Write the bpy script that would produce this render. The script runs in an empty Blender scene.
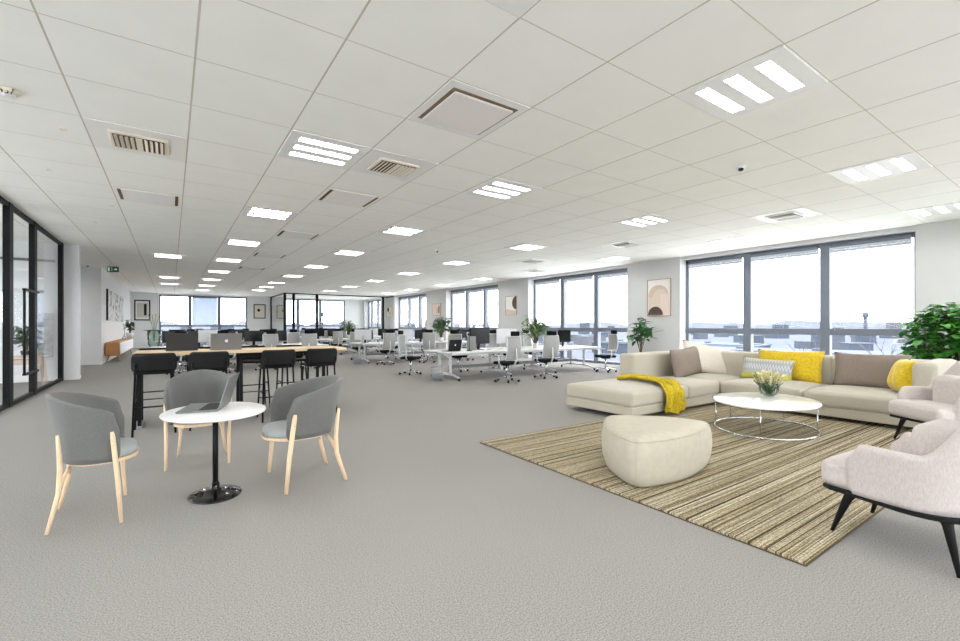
import bpy, bmesh, math, random
from mathutils import Vector, Matrix
random.seed(7)
PI = math.pi
S = bpy.context.scene
COL = S.collection
# ------------------------------------------------------------------ camera, world, light, exposure
H = 3.53                 # ceiling height
cam_d = bpy.data.cameras.new('camera'); cam = bpy.data.objects.new('camera', cam_d); COL.objects.link(cam)
cam_d.sensor_width = 36; cam_d.lens = 447.35 / 960 * 36; cam_d.shift_y = 5.5 / 960
cam_d.clip_start = 0.05; cam_d.clip_end = 6000
cam.location = (0, 0, 1.4); cam.rotation_euler = (PI / 2, 0, -0.6038)
S.camera = cam
S.view_settings.view_transform = 'Standard'; S.view_settings.look = 'None'
S.view_settings.exposure = -0.54; S.view_settings.gamma = 1.0; S.view_settings.use_curve_mapping = False
S.cycles.max_bounces = 12; S.cycles.diffuse_bounces = 7; S.cycles.glossy_bounces = 4
S.cycles.transparent_max_bounces = 24; S.cycles.sample_clamp_indirect = 6
SKY = 13.0
LAMP = 70.0
w = bpy.data.worlds.new('overcast_sky'); S.world = w; w.use_nodes = True
nt = w.node_tree; N = nt.nodes; L = nt.links; N.clear()
out = N.new('ShaderNodeOutputWorld'); bg = N.new('ShaderNodeBackground'); tc = N.new('ShaderNodeTexCoord')
mp = N.new('ShaderNodeMapping'); mp.inputs['Scale'].default_value = (1.5, 1.5, 9)
nz = N.new('ShaderNodeTexNoise'); nz.inputs['Scale'].default_value = 1.6; nz.inputs['Detail'].default_value = 5
cr = N.new('ShaderNodeValToRGB'); cr.color_ramp.elements[0].position = .3; cr.color_ramp.elements[1].position = .6
cr.color_ramp.elements[0].color = (.80, .83, .90, 1); cr.color_ramp.elements[1].color = (1, 1, 1, 1)
L.new(tc.outputs['Generated'], mp.inputs['Vector']); L.new(mp.outputs[0], nz.inputs['Vector'])
L.new(nz.outputs['Fac'], cr.inputs[0]); L.new(cr.outputs[0], bg.inputs['Color']); L.new(bg.outputs[0], out.inputs[0])
bg.inputs['Strength'].default_value = SKY

# the windows as sky portals (they emit nothing, they only tell the sampler where daylight enters)
def portal(x, y, z, rx, rz, w_, h_):
    l = bpy.data.lights.new('daylight_portal', 'AREA'); l.shape = 'RECTANGLE'; l.size = w_; l.size_y = h_; l.cycles.is_portal = True
    o = bpy.data.objects.new('daylight_portal', l); COL.objects.link(o); o.location = (x, y, z); o.rotation_euler = (rx, 0, rz)
for a_, b_ in ((-4.75, .52), (2.55, 7.85), (9.78, 14.97), (17.18, 22.1), (24.55, 29.25), (31.85, 35.2)):
    portal(13.5, (a_ + b_) / 2, 1.72, PI / 2, PI / 2, b_ - a_, 3.4)
portal(1.9, 35.75, 1.72, PI / 2, PI, 5, 3.4); portal(9.3, 35.75, 1.72, PI / 2, PI, 4.6, 3.4)
portal(5.3, -4.9, 1.72, PI / 2, 0, 14.6, 3.4); portal(-6.4, 5.0, 1.72, PI / 2, -PI / 2, 17.5, 3.4)

# ------------------------------------------------------------------ helpers
def lin(c):
    return tuple(((v / 255) / 12.92 if v / 255 <= .04045 else ((v / 255 + .055) / 1.055) ** 2.4) for v in c)
MATS = {}
def mat(name, rgb, rough=.6, metal=0, noise=0, nscale=60, bump=0, bscale=None, rgb2=None, spec=.5, stretch=None, sheen=0, detail=3):
    if name in MATS: return MATS[name]
    m = bpy.data.materials.new(name); m.use_nodes = True; MATS[name] = m
    nt = m.node_tree; b = nt.nodes['Principled BSDF']
    c = lin(rgb) + (1,)
    b.inputs['Base Color'].default_value = c; b.inputs['Roughness'].default_value = rough
    b.inputs['Metallic'].default_value = metal; b.inputs['Specular IOR Level'].default_value = spec
    if sheen: b.inputs['Sheen Weight'].default_value = sheen
    tcn = nt.nodes.new('ShaderNodeTexCoord'); vec = tcn.outputs['Object']
    if stretch:
        mpn = nt.nodes.new('ShaderNodeMapping'); mpn.inputs['Scale'].default_value = stretch
        nt.links.new(vec, mpn.inputs[0]); vec = mpn.outputs[0]
    if noise or rgb2:
        n = nt.nodes.new('ShaderNodeTexNoise'); n.inputs['Scale'].default_value = nscale; n.inputs['Detail'].default_value = detail
        nt.links.new(vec, n.inputs['Vector'])
        r = nt.nodes.new('ShaderNodeValToRGB')
        r.color_ramp.elements[0].position = .35; r.color_ramp.elements[1].position = .65
        c2 = lin(rgb2) if rgb2 else tuple(v * (1 - noise) for v in c[:3])
        c1 = c[:3] if rgb2 else tuple(min(1, v * (1 + noise)) for v in c[:3])
        r.color_ramp.elements[0].color = tuple(c2) + (1,); r.color_ramp.elements[1].color = tuple(c1) + (1,)
        nt.links.new(n.outputs['Fac'], r.inputs[0]); nt.links.new(r.outputs[0], b.inputs['Base Color'])
    if bump:
        n2 = nt.nodes.new('ShaderNodeTexNoise'); n2.inputs['Scale'].default_value = bscale or nscale; n2.inputs['Detail'].default_value = 3
        nt.links.new(vec, n2.inputs['Vector'])
        bp = nt.nodes.new('ShaderNodeBump'); bp.inputs['Strength'].default_value = bump; bp.inputs['Distance'].default_value = .01
        nt.links.new(n2.outputs['Fac'], bp.inputs['Height']); nt.links.new(bp.outputs[0], b.inputs['Normal'])
    return m
def emis(name, rgb, s):
    if name in MATS: return MATS[name]
    m = bpy.data.materials.new(name); m.use_nodes = True; MATS[name] = m
    b = m.node_tree.nodes['Principled BSDF']
    b.inputs['Base Color'].default_value = lin(rgb) + (1,)
    b.inputs['Emission Color'].default_value = lin(rgb) + (1,); b.inputs['Emission Strength'].default_value = s
    return m
def glass(name, tint=(255, 255, 255), refl=.06):
    m = bpy.data.materials.new(name); m.use_nodes = True; nt = m.node_tree; nt.nodes.clear()
    o = nt.nodes.new('ShaderNodeOutputMaterial'); mx = nt.nodes.new('ShaderNodeMixShader')
    t = nt.nodes.new('ShaderNodeBsdfTransparent'); g = nt.nodes.new('ShaderNodeBsdfGlossy')
    t.inputs[0].default_value = lin(tint) + (1,); g.inputs['Roughness'].default_value = .02
    fr = nt.nodes.new('ShaderNodeFresnel'); fr.inputs['IOR'].default_value = 1.35
    mth = nt.nodes.new('ShaderNodeMath'); mth.operation = 'MULTIPLY'; mth.inputs[1].default_value = refl * 10
    nt.links.new(fr.outputs[0], mth.inputs[0]); nt.links.new(mth.outputs[0], mx.inputs[0])
    nt.links.new(t.outputs[0], mx.inputs[1]); nt.links.new(g.outputs[0], mx.inputs[2]); nt.links.new(mx.outputs[0], o.inputs[0])
    MATS[name] = m; return m

class MB:
    """collects shapes and links them as ONE mesh"""
    def __init__(s): s.bm = bmesh.new(); s.mi = 0
    def _new(s, geom_faces):
        for f in geom_faces: f.material_index = s.mi
    def box(s, x0, x1, y0, y1, z0, z1, bev=0, seg=2, M=None):
        r = bmesh.ops.create_cube(s.bm, size=1)
        vs = r['verts']
        for v in vs:
            v.co = Vector((x0 + (v.co.x + .5) * (x1 - x0), y0 + (v.co.y + .5) * (y1 - y0), z0 + (v.co.z + .5) * (z1 - z0)))
        fs = set(f for v in vs for f in v.link_faces)
        if bev:
            es = list(set(e for v in vs for e in v.link_edges))
            r = bmesh.ops.bevel(s.bm, geom=es, offset=bev, segments=seg, affect='EDGES', profile=.5)
            fs = set(f for f in fs if f.is_valid) | set(r['faces'])
            vs = list(set(v for f in fs for v in f.verts))
        if M is not None:
            for v in vs: v.co = M @ v.co
        s._new(fs); return s
    def quad(s, *pts):
        f = s.bm.faces.new([s.bm.verts.new(p) for p in pts]); f.material_index = s.mi; return s
    def bar(s, a, b, w, d=None, bev=0, up=(0, 0, 1)):
        """box-section bar from a to b"""
        a = Vector(a); b = Vector(b); d = d or w; ax = (b - a); ln = ax.length; ax.normalize()
        u = Vector(up)
        if abs(ax.dot(u)) > .98: u = Vector((0, 1, 0))
        x = u.cross(ax).normalized(); y = ax.cross(x)
        M = Matrix((x, y, ax)).transposed().to_4x4(); M.translation = a
        return s.box(-w / 2, w / 2, -d / 2, d / 2, 0, ln, bev, 1, M)
    def tube(s, pts, r, n=8, cap=True, closed=False):
        pts = [Vector(p) for p in pts]; rr = r if isinstance(r, (list, tuple)) else [r] * len(pts)
        rings = []; m = len(pts); ref = None
        for i, p in enumerate(pts):
            if closed: t = pts[(i + 1) % m] - pts[i - 1]
            else: t = pts[min(i + 1, m - 1)] - pts[max(i - 1, 0)]
            t.normalize()
            if ref is None:
                ref = Vector((0, 0, 1)) if abs(t.z) < .9 else Vector((1, 0, 0))
            x = ref.cross(t)
            if x.length < 1e-4: x = Vector((1, 0, 0)).cross(t)
            x.normalize(); y = t.cross(x).normalized(); ref = y if closed is False and abs(t.z) >= .9 else ref
            rings.append([s.bm.verts.new(p + (x * math.cos(2 * PI * k / n) + y * math.sin(2 * PI * k / n)) * rr[i]) for k in range(n)])
        fs = []
        rg = range(m if closed else m - 1)
        for i in rg:
            A, B = rings[i], rings[(i + 1) % m]
            for k in range(n):
                fs.append(s.bm.faces.new((A[k], A[(k + 1) % n], B[(k + 1) % n], B[k])))
        if cap and not closed:
            fs.append(s.bm.faces.new(rings[0][::-1])); fs.append(s.bm.faces.new(rings[-1]))
        for f in fs: f.material_index = s.mi; f.smooth = True
        return s
    def lathe(s, prof, n=32, sx=1, sy=1, c=(0, 0, 0), M=None):
        """prof: list of (r, z)"""
        rings = []
        for r, z in prof:
            if r < 1e-6: rings.append([s.bm.verts.new((c[0], c[1], c[2] + z))])
            else: rings.append([s.bm.verts.new((c[0] + sx * r * math.cos(2 * PI * k / n), c[1] + sy * r * math.sin(2 * PI * k / n), c[2] + z)) for k in range(n)])
        fs = []
        for A, B in zip(rings, rings[1:]):
            for k in range(n):
                q = [A[k % len(A)], A[(k + 1) % len(A)], B[(k + 1) % len(B)], B[k % len(B)]]
                u = []
                for v in q:
                    if v not in u: u.append(v)
                if len(u) > 2: fs.append(s.bm.faces.new(u))
        for f in fs: f.material_index = s.mi; f.smooth = True
        if M is not None:
            for rg in rings:
                for v in rg: v.co = M @ v.co
        return s
    def prism(s, outline, z0, z1, M=None):
        a = [s.bm.verts.new((x, y, z0)) for x, y in outline]; b = [s.bm.verts.new((x, y, z1)) for x, y in outline]
        fs = [s.bm.faces.new(a[::-1]), s.bm.faces.new(b)]; n = len(a)
        for i in range(n): fs.append(s.bm.faces.new((a[i], a[(i + 1) % n], b[(i + 1) % n], b[i])))
        for f in fs: f.material_index = s.mi
        if M is not None:
            for v in a + b: v.co = M @ v.co
        return s
    def grid(s, fn, nu, nv, closeu=False):
        V = [[s.bm.verts.new(fn(i / (nu if closeu else nu - 1), j / (nv - 1))) for j in range(nv)] for i in range(nu)]
        for i in range(nu if closeu else nu - 1):
            for j in range(nv - 1):
                f = s.bm.faces.new((V[i][j], V[(i + 1) % nu][j], V[(i + 1) % nu][j + 1], V[i][j + 1]))
                f.material_index = s.mi; f.smooth = True
        return V
    def pad(s, x0, x1, y0, y1, z0, z1, r, puff=0, side=0, n=12):
        """rounded upholstery block"""
        hx, hy, hz = (x1 - x0) / 2, (y1 - y0) / 2, (z1 - z0) / 2; c = Vector(((x0 + x1) / 2, (y0 + y1) / 2, (z0 + z1) / 2))
        def par(h):
            a = [-1 + (2 * r / h) * 0 + k * (r / h) / 3 for k in range(4)]
            mid = [(-1 + r / h) + (2 - 2 * r / h) * k / n for k in range(1, n)]
            return a + mid + [-v for v in a[::-1]]
        P = [par(hx), par(hy), par(hz)]
        Hh = Vector((hx, hy, hz)); cache = {}
        def vert(u):
            k = tuple(round(t, 5) for t in u)
            if k in cache: return cache[k]
            p = Vector((u[0] * hx, u[1] * hy, u[2] * hz))
            q = Vector([max(-(Hh[i] - r), min(Hh[i] - r, p[i])) for i in range(3)])
            d = p - q
            if d.length > 1e-7: p = q + d.normalized() * r
            if puff:
                e = (1 - u[0] ** 4) * (1 - u[1] ** 4); p.z += u[2] * puff * e
            if side:
                p.x += u[0] * side * (1 - u[1] ** 4) * (1 - u[2] ** 2); p.y += u[1] * side * (1 - u[0] ** 4) * (1 - u[2] ** 2)
            cache[k] = s.bm.verts.new(p + c); return cache[k]
        for ax in range(3):
            A, B = P[(ax + 1) % 3], P[(ax + 2) % 3]
            for sg in (-1, 1):
                for i in range(len(A) - 1):
                    for j in range(len(B) - 1):
                        q = []
                        for (a, b) in ((A[i], B[j]), (A[i + 1], B[j]), (A[i + 1], B[j + 1]), (A[i], B[j + 1])):
                            u = [0, 0, 0]; u[ax] = sg; u[(ax + 1) % 3] = a; u[(ax + 2) % 3] = b
                            v = vert(u)
                            if v not in q: q.append(v)
                        if len(q) > 2:
                            try: f = s.bm.faces.new(q if sg > 0 else q[::-1]); f.material_index = s.mi; f.smooth = True
                            except ValueError: pass
        return s
    def cushion(s, W, Hh, T, n=18, pinch=.07):
        """scatter cushion in the local XZ plane, thickness along Y, standing on z=0"""
        for sg in (-1, 1):
            def fn(a, b):
                u = 2 * a - 1; v = 2 * b - 1
                x = u * W / 2 * (1 - pinch * (1 - v * v) * abs(u) ** 2) ; z = v * Hh / 2 * (1 - pinch * (1 - u * u) * abs(v) ** 2)
                t = T / 2 * max(0, (1 - u ** 4) * (1 - v ** 4)) ** .55
                t += T * .03 * math.sin(7 * u + 3 * v) * (1 - u * u) * (1 - v * v)
                return Vector((x, sg * t, z + Hh / 2))
            s.grid(fn, n, n)
        bmesh.ops.remove_doubles(s.bm, verts=s.bm.verts, dist=.0008)
        return s
    def build(s, name, m, parent=None, smooth=False, loc=None, rot=None, fixn=True):
        if fixn: bmesh.ops.recalc_face_normals(s.bm, faces=s.bm.faces)
        me = bpy.data.meshes.new(name); s.bm.to_mesh(me); s.bm.free()
        for mm in (m if isinstance(m, (list, tuple)) else [m]): me.materials.append(mm)
        if smooth:
            for p in me.polygons: p.use_smooth = True
        o = bpy.data.objects.new(name, me); COL.objects.link(o)
        if parent: o.parent = parent
        if loc: o.location = loc
        if rot: o.rotation_euler = rot
        return o
def tag(o, label, cat, group=None, kind=None):
    o['label'] = label; o['category'] = cat
    if group: o['group'] = group
    if kind: o['kind'] = kind
    return o
def thing(name, label, cat, loc=(0, 0, 0), rz=0, group=None, sc=None):
    o = bpy.data.objects.new(name, None); COL.objects.link(o); o.location = loc; o.rotation_euler = (0, 0, rz)
    o.empty_display_size = .1
    if sc: o.scale = sc
    return tag(o, label, cat, group)
def dup(root, loc, rz, label, group=None, cat=None, sc=None, name=None):
    def cp(o, parent):
        c = o.copy(); COL.objects.link(c); c.parent = parent
        for ch in list(o.children): cp(ch, c)
        return c
    r = cp(root, None); r.location = loc; r.rotation_euler = (0, 0, rz); r['label'] = label
    if group: r['group'] = group
    if sc: r.scale = sc
    return r
def struct(mb, name, m, parent=None, **k):
    o = mb.build(name, m, parent, **k)
    if parent is None: o['kind'] = 'structure'
    return o
FONT = {}
def text(txt, size, name, m, parent=None, loc=(0, 0, 0), rot=(0, 0, 0), ext=.0005):
    cu = bpy.data.curves.new(name, 'FONT'); cu.body = txt; cu.size = size; cu.extrude = ext; cu.align_x = 'CENTER'; cu.align_y = 'CENTER'
    o = bpy.data.objects.new(name, cu); COL.objects.link(o)
    dg = bpy.context.evaluated_depsgraph_get(); me = bpy.data.meshes.new_from_object(o.evaluated_get(dg))
    bpy.data.objects.remove(o); me.materials.clear(); me.materials.append(m)
    o = bpy.data.objects.new(name, me); COL.objects.link(o); o.location = loc; o.rotation_euler = rot
    if parent: o.parent = parent
    return o
ORD = ['nearest', 'second', 'third', 'fourth', 'fifth', 'sixth', 'seventh', 'eighth', 'ninth', 'tenth', 'eleventh', 'twelfth']

# ------------------------------------------------------------------ materials
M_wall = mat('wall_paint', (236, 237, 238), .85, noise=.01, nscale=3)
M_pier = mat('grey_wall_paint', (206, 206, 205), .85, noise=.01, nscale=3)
M_white = mat('white_lacquer', (238, 238, 236), .4)
M_black = mat('black_metal', (7, 7, 8), .55, spec=.2)
M_winframe = mat('window_frame_metal', (112, 118, 130), .45)
M_chrome = mat('chrome', (205, 207, 210), .22, 1)
M_silver = mat('silver_metal', (178, 180, 183), .35, .9)
M_steel = mat('whitegrey_metal', (205, 206, 208), .4)
M_sofa = mat('sofa_linen', (184, 177, 161), .9, rgb2=(171, 164, 148), nscale=170, bump=.25, bscale=220, sheen=.2)
M_pale = mat('pale_leather', (184, 177, 160), .7, rgb2=(178, 171, 154), spec=.2, nscale=14, bump=.05, bscale=220)
M_blush = mat('blush_chenille', (204, 194, 189), .92, rgb2=(188, 178, 173), nscale=55, bump=.35, bscale=150, sheen=.3, stretch=(3, 3, .6))
M_greyfab = mat('grey_wool', (112, 112, 109), .95, rgb2=(90, 90, 87), nscale=260, bump=.2, bscale=300, sheen=.15)
M_seatfab = mat('seat_grey_wool', (168, 172, 171), .95, rgb2=(152, 157, 156), nscale=260, bump=.2, bscale=300)
M_ash = mat('ash_wood', (226, 200, 168), .5, rgb2=(216, 188, 153), nscale=20, stretch=(4, 4, .5))
M_oak = mat('oak_table_wood', (222, 196, 160), .5, rgb2=(208, 180, 142), nscale=10, stretch=(.6, 8, 8))
M_honey = mat('honey_wood', (196, 140, 84), .5, rgb2=(178, 122, 68), nscale=8, stretch=(1, 8, 8))
M_blackpl = mat('black_plastic', (9, 9, 10), .55, spec=.25)
M_dark = mat('dark_fabric', (14, 14, 15), .9, spec=.2)
M_mesh = mat('grey_mesh_fabric', (158, 157, 155), .7, noise=.12, nscale=120)
M_screen = mat('screen_glass', (6, 6, 7), .25, spec=.3)
M_yellow = mat('mustard_velvet', (214, 184, 22), .85, rgb2=(192, 160, 14), nscale=30, bump=.3, bscale=60, sheen=.3)
M_throw = mat('mustard_knit', (206, 182, 34), .9, rgb2=(170, 146, 18), nscale=45, bump=.6, bscale=90)
M_taupe = mat('taupe_cotton', (134, 121, 110), .9, rgb2=(122, 110, 100), nscale=80, bump=.2, bscale=120)
M_cream = mat('cream_cotton', (222, 214, 200), .9, rgb2=(210, 202, 188), nscale=80, bump=.2, bscale=120)
M_leaf = mat('leaf_green', (46, 104, 42), .45, rgb2=(24, 68, 28), nscale=4, spec=.6)
M_leaf2 = mat('bright_leaf_green', (78, 150, 46), .4, rgb2=(34, 98, 26), nscale=5, spec=.6)
M_leaf3 = mat('light_leaf_green', (110, 140, 70), .5, rgb2=(70, 104, 46), nscale=5)
M_stem = mat('stem_brown', (96, 82, 60), .8)
M_pot = mat('white_pot_glaze', (226, 226, 222), .3)
M_glass = glass('window_glass', (246, 249, 251), .05)
M_glass2 = glass('partition_glass', (248, 250, 250), .06)
M_glass3 = glass('vase_glass', (240, 246, 242), .08)
M_lamp = emis('lamp_tube', (255, 254, 252), LAMP)
M_paper = mat('paper', (236, 234, 230), .8)
M_alu = mat('laptop_aluminium', (130, 130, 131), .38, .6)
M_aludark = mat('dark_laptop_shell', (48, 48, 50), .45, .2)

# ------------------------------------------------------------------ room shell
XR, XW, YB, XL = 12.9, 13.28, 35.5, -2.33
def carpet():
    m = mat('carpet', (163, 159, 155), .97, rgb2=(125, 122, 119), nscale=130, bump=.15, bscale=160, detail=2, spec=.15)
    nt = m.node_tree; b = nt.nodes['Principled BSDF']
    src = b.inputs['Base Color'].links[0].from_socket
    tcn = nt.nodes.new('ShaderNodeTexCoord'); n = nt.nodes.new('ShaderNodeTexNoise'); n.inputs['Scale'].default_value = .9; n.inputs['Detail'].default_value = 4
    mx = nt.nodes.new('ShaderNodeMix'); mx.data_type = 'RGBA'; mx.blend_type = 'MULTIPLY'; mx.inputs['Factor'].default_value = 1
    r = nt.nodes.new('ShaderNodeValToRGB'); r.color_ramp.elements[0].color = (.93, .93, .93, 1); r.color_ramp.elements[1].color = (1, 1, 1, 1)
    nt.links.new(tcn.outputs['Object'], n.inputs['Vector']); nt.links.new(n.outputs['Fac'], r.inputs[0])
    nt.links.new(src, mx.inputs[6]); nt.links.new(r.outputs[0], mx.inputs[7]); nt.links.new(mx.outputs[2], b.inputs['Base Color'])
    return m
struct(MB().box(-6.3, XW + .1, -4.8, YB + .3, -.2, 0), 'floor', carpet())
# ceiling with a recessed joint grid drawn in the material of the tiles
T, GX, GY = .9131, .155, 4.2136
def ceiling_mat():
    m = mat('ceiling_tiles', (248, 247, 241), .9, noise=.012, nscale=2)
    nt = m.node_tree; b = nt.nodes['Principled BSDF']; src = b.inputs['Base Color'].links[0].from_socket
    tcn = nt.nodes.new('ShaderNodeTexCoord'); sp = nt.nodes.new('ShaderNodeSeparateXYZ'); nt.links.new(tcn.outputs['Object'], sp.inputs[0])
    def mth(op, a, bb=None):
        n = nt.nodes.new('ShaderNodeMath'); n.operation = op
        for i, v in enumerate((a, bb)):
            if v is None: continue
            if isinstance(v, (int, float)): n.inputs[i].default_value = v
            else: nt.links.new(v, n.inputs[i])
        return n.outputs[0]
    def joint(sock, off, wd):
        f = mth('FRACT', mth('DIVIDE', mth('SUBTRACT', sock, off - 50 * T), T))
        d = mth('MINIMUM', f, mth('SUBTRACT', 1, f))
        return mth('LESS_THAN', d, wd / T)
    j = mth('MAXIMUM', mth('MULTIPLY', joint(sp.outputs[0], GX, .0075), 1), mth('MULTIPLY', joint(sp.outputs[1], GY, .005), .8))
    mx = nt.nodes.new('ShaderNodeMix'); mx.data_type = 'RGBA'
    nt.links.new(j, mx.inputs['Factor']); nt.links.new(src, mx.inputs[6]); mx.inputs[7].default_value = lin((192, 184, 170)) + (1,)
    nt.links.new(mx.outputs[2], b.inputs['Base Color']); return m
struct(MB().box(-6.3, XW + .1, -4.8, YB + .3, H, H + .2), 'ceiling', ceiling_mat())

bays = [(-4.6, .52), (2.55, 7.85), (9.78, 14.97), (17.18, 22.1), (24.55, 29.25), (31.85, 35.2)]
mbw = MB()
ys = [-4.8]
for a, b in bays: ys += [a, b]
ys.append(YB + .3)
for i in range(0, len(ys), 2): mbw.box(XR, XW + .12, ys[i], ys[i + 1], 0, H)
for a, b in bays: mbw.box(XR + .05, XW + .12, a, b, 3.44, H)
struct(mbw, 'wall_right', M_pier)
ZT0, ZT1 = 1.18, 1.335
def window(n, a, b, divs, axis='y', pos=XW, zt=(ZT0, ZT1)):
    """frame of one bay; divs: positions of mullions"""
    f = MB(); fw = .09
    def bx(u0, u1, z0, z1, d=.05):
        if axis == 'y': f.box(pos - d, pos + d, u0, u1, z0, z1, .004, 1)
        else: f.box(u0, u1, pos - d, pos + d, z0, z1, .004, 1)
    bx(a, b, 3.33, 3.44); bx(a, b, 0, .09); bx(a, b, zt[0], zt[1], .07)
    bx(a, a + fw, 0, 3.44); bx(b - fw, b, 0, 3.44)
    for d in divs: bx(d - .1, d + .1, 0, 3.44, .085)
    o = struct(f, 'window_%d' % n, M_winframe)
    g = MB()
    if axis == 'y': g.quad((pos, a, .02), (pos, b, .02), (pos, b, 3.42), (pos, a, 3.42))
    else: g.quad((a, pos, .02), (b, pos, .02), (b, pos, 3.42), (a, pos, 3.42))
    struct(g, 'window_pane', M_glass, o)
    return o
for i, (a, b) in enumerate(bays):
    if i == 5: divs = [32.35 + .85, 34.5]
    else: divs = [a + (b - a) * .318, a + (b - a) * .658]
    window(i + 1, a, b, divs)
# back wall
mbb = MB(); bw = [(-.65, 4.42), (6.95, 11.4)]
mbb.box(-2.4, bw[0][0], YB, YB + .3, 0, H).box(bw[0][1], bw[1][0], YB, YB + .3, 0, H).box(bw[1][1], XW, YB, YB + .3, 0, H)
for a, b in bw: mbb.box(a, b, YB, YB + .3, 3.44, H)
struct(mbb, 'wall_back', M_wall)
window(7, -.65, 4.42, [1.02, 2.7], 'x', YB + .12, (1.36, 1.46))
window(8, 6.95, 11.4, [7.85, 9.5], 'x', YB + .12, (1.36, 1.46))
# left wall, corridor corner and pillar
struct(MB().box(-2.4, -2.1, 21.5, YB, 0, H), 'wall_left', M_wall)
struct(MB().box(-6.1, -2.1, 21.2, 21.5, 0, H), 'wall_corridor', M_wall)
pl = MB().box(-6.1, -2.0, 15.62, 15.9, 0, H); struct(pl, 'wall_meeting_room', M_wall)
struct(MB().box(-6.3, -6.1, -4.6, -3.8, 0, H).box(-6.3, -6.1, 13.8, 21.2, 0, H).box(-6.3, -6.1, -3.8, 13.8, 3.44, H), 'wall_far_left', M_wall)
window(15, -3.8, 13.8, [-1, 2, 5, 8, 11], 'y', -6.2)  # unseen outer left glazing, added to bring daylight in from that side
struct(MB().box(-6.3, -2, -4.8, -4.6, 0, H).box(12.6, XW + .1, -4.8, -4.6, 0, H).box(-2, 12.6, -4.8, -4.6, 3.44, H), 'wall_front', M_wall)
window(16, -2, 12.6, [.4, 2.9, 5.3, 7.7, 10.2], 'x', -4.7)  # glazing behind the camera, added for more daylight in the room
struct(MB().box(-6.1, -2.0, 15.6, 15.62, 0, .09).box(-2.0, -1.985, 15.6, 15.9, 0, .09), 'baseboard_meeting_room', M_white)
struct(MB().box(-2.1, -2.085, 21.2, YB, 0, .09).box(-6.1, -2.1, 21.185, 21.2, 0, .09), 'baseboard_left', M_white)
struct(MB().box(4.42, 7, YB - .015, YB, 0, .09).box(-2.1, -.65, YB - .015, YB, 0, .09), 'baseboard_back', M_white)
# glass partition of the meeting room on the left
def glazed(name, a, b, axis, pos, posts=(True, True), w=.1, rail=.07, door=False):
    f = MB(); d = .035
    def bx(u0, u1, z0, z1, dd=d):
        if axis == 'y': f.box(pos - dd, pos + dd, u0, u1, z0, z1, .003, 1)
        else: f.box(u0, u1, pos - dd, pos + dd, z0, z1, .003, 1)
    bx(a, b, H - rail, H); bx(a, b, 0, rail)
    if posts[0]: bx(a - w / 2, a + w / 2, 0, H, .045)
    if posts[1]: bx(b - w / 2, b + w / 2, 0, H, .045)
    o = struct(f, name, M_black)
    g = MB()
    if axis == 'y': g.quad((pos, a, .03), (pos, b, .03), (pos, b, H - .03), (pos, a, H - .03))
    else: g.quad((a, pos, .03), (b, pos, .03), (b, pos, H - .03), (a, pos, H - .03))
    struct(g, 'glass_pane', M_glass2, o)
    return o
glazed('window_9', 12.72, 15.5, 'y', XL, (False, True), .17)
dr = glazed('door_1', 11.02, 12.72, 'y', XL, (True, True), .22)
glazed('window_10', 7.6, 11.02, 'y', XL, (False, False))
glazed('window_11', 4.2, 7.6, 'y', XL, (True, False))
glazed('window_12', .8, 4.2, 'y', XL, (True, False))
struct(MB().box(XL - .06, XL + .06, -4.6, .8, 0, H), 'wall_left_front', M_wall)
hd = MB(); xh = XL + .09
hd.tube([(xh, 11.6, .5), (xh, 11.6, 2.08)], .02, 10)
hd.bar((xh, 11.58, 2.08), (xh, 12.6, 2.08), .05, .04).bar((xh, 11.58, .5), (xh, 12.6, .5), .05, .04)
hd.bar((xh - .09, 12.6, 2.08), (xh, 12.6, 2.08), .04).bar((xh - .09, 12.6, .5), (xh, 12.6, .5), .04)
hd.build('door_handle', M_blackpl, dr)
# glazed meeting box at the back right
glazed('window_13', 5.98, 13.0, 'x', 30.7, (True, False), .16, .06)
glazed('window_14', 30.7, YB, 'y', 5.98, (False, True), .16, .06)
for i, x in enumerate((6.51, 7.98)):
    struct(MB().box(x - .08, x + .08, 30.65, 30.75, 0, H, .003, 1), 'trim_%d' % (i + 1), M_black)
struct(MB().box(12.55, 12.68, 30.6, 30.75, 0, H).box(12.86, 12.9, 29.4, 30.7, 3.44, H), 'trim_3', M_black)
struct(MB().box(-6.1, XL - .08, 15.3, 15.36, 3.0, 3.06), 'trim_4', mat('curtain_track', (70, 70, 70), .5))

# ------------------------------------------------------------------ ceiling fittings
def tile(i, j): return (GX + (i + .5) * T, GY + (j + .5) * T)
def luminaire0():
    t = thing('ceiling_light', '', 'light')
    f = MB(); h = T / 2 - .012; xs = [-.31, .31]
    # pan with three slots running along x
    sl = [-.25, 0, .25]; sw = .058; ln = .33
    ysp = [-h]
    for c in sl: ysp += [c - sw, c + sw]
    ysp.append(h)
    for i in range(0, len(ysp), 2): f.box(-h, h, ysp[i], ysp[i + 1], -.012, .0)
    for c in sl: f.box(-h, -ln, c - sw, c + sw, -.012, 0).box(ln, h, c - sw, c + sw, -.012, 0)
    f.build('frame', M_white, t)
    for c in sl:
        m = MB().box(-ln, ln, c - sw, c + sw, -.004, -.001); m.build('lamp_tube', M_lamp, t)
    for c in sl:
        lv = MB()
        for k in range(13):
            x = -ln + (k + .5) * 2 * ln / 13; lv.box(x - .005, x + .005, c - sw, c + sw, -.014, -.005)
        lv.box(-ln, ln, c - .002, c + .002, -.014, -.005)
        lv.build('louvre', M_white, t)
    return t
lum = None
rowname = {1: 'the row above the bar table', 4: 'the row right of the square air panels', 8: 'the row over the middle desks', 12: 'the row along the window wall', -1: 'the row nearest the meeting room', -5: 'the side corridor'}
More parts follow.
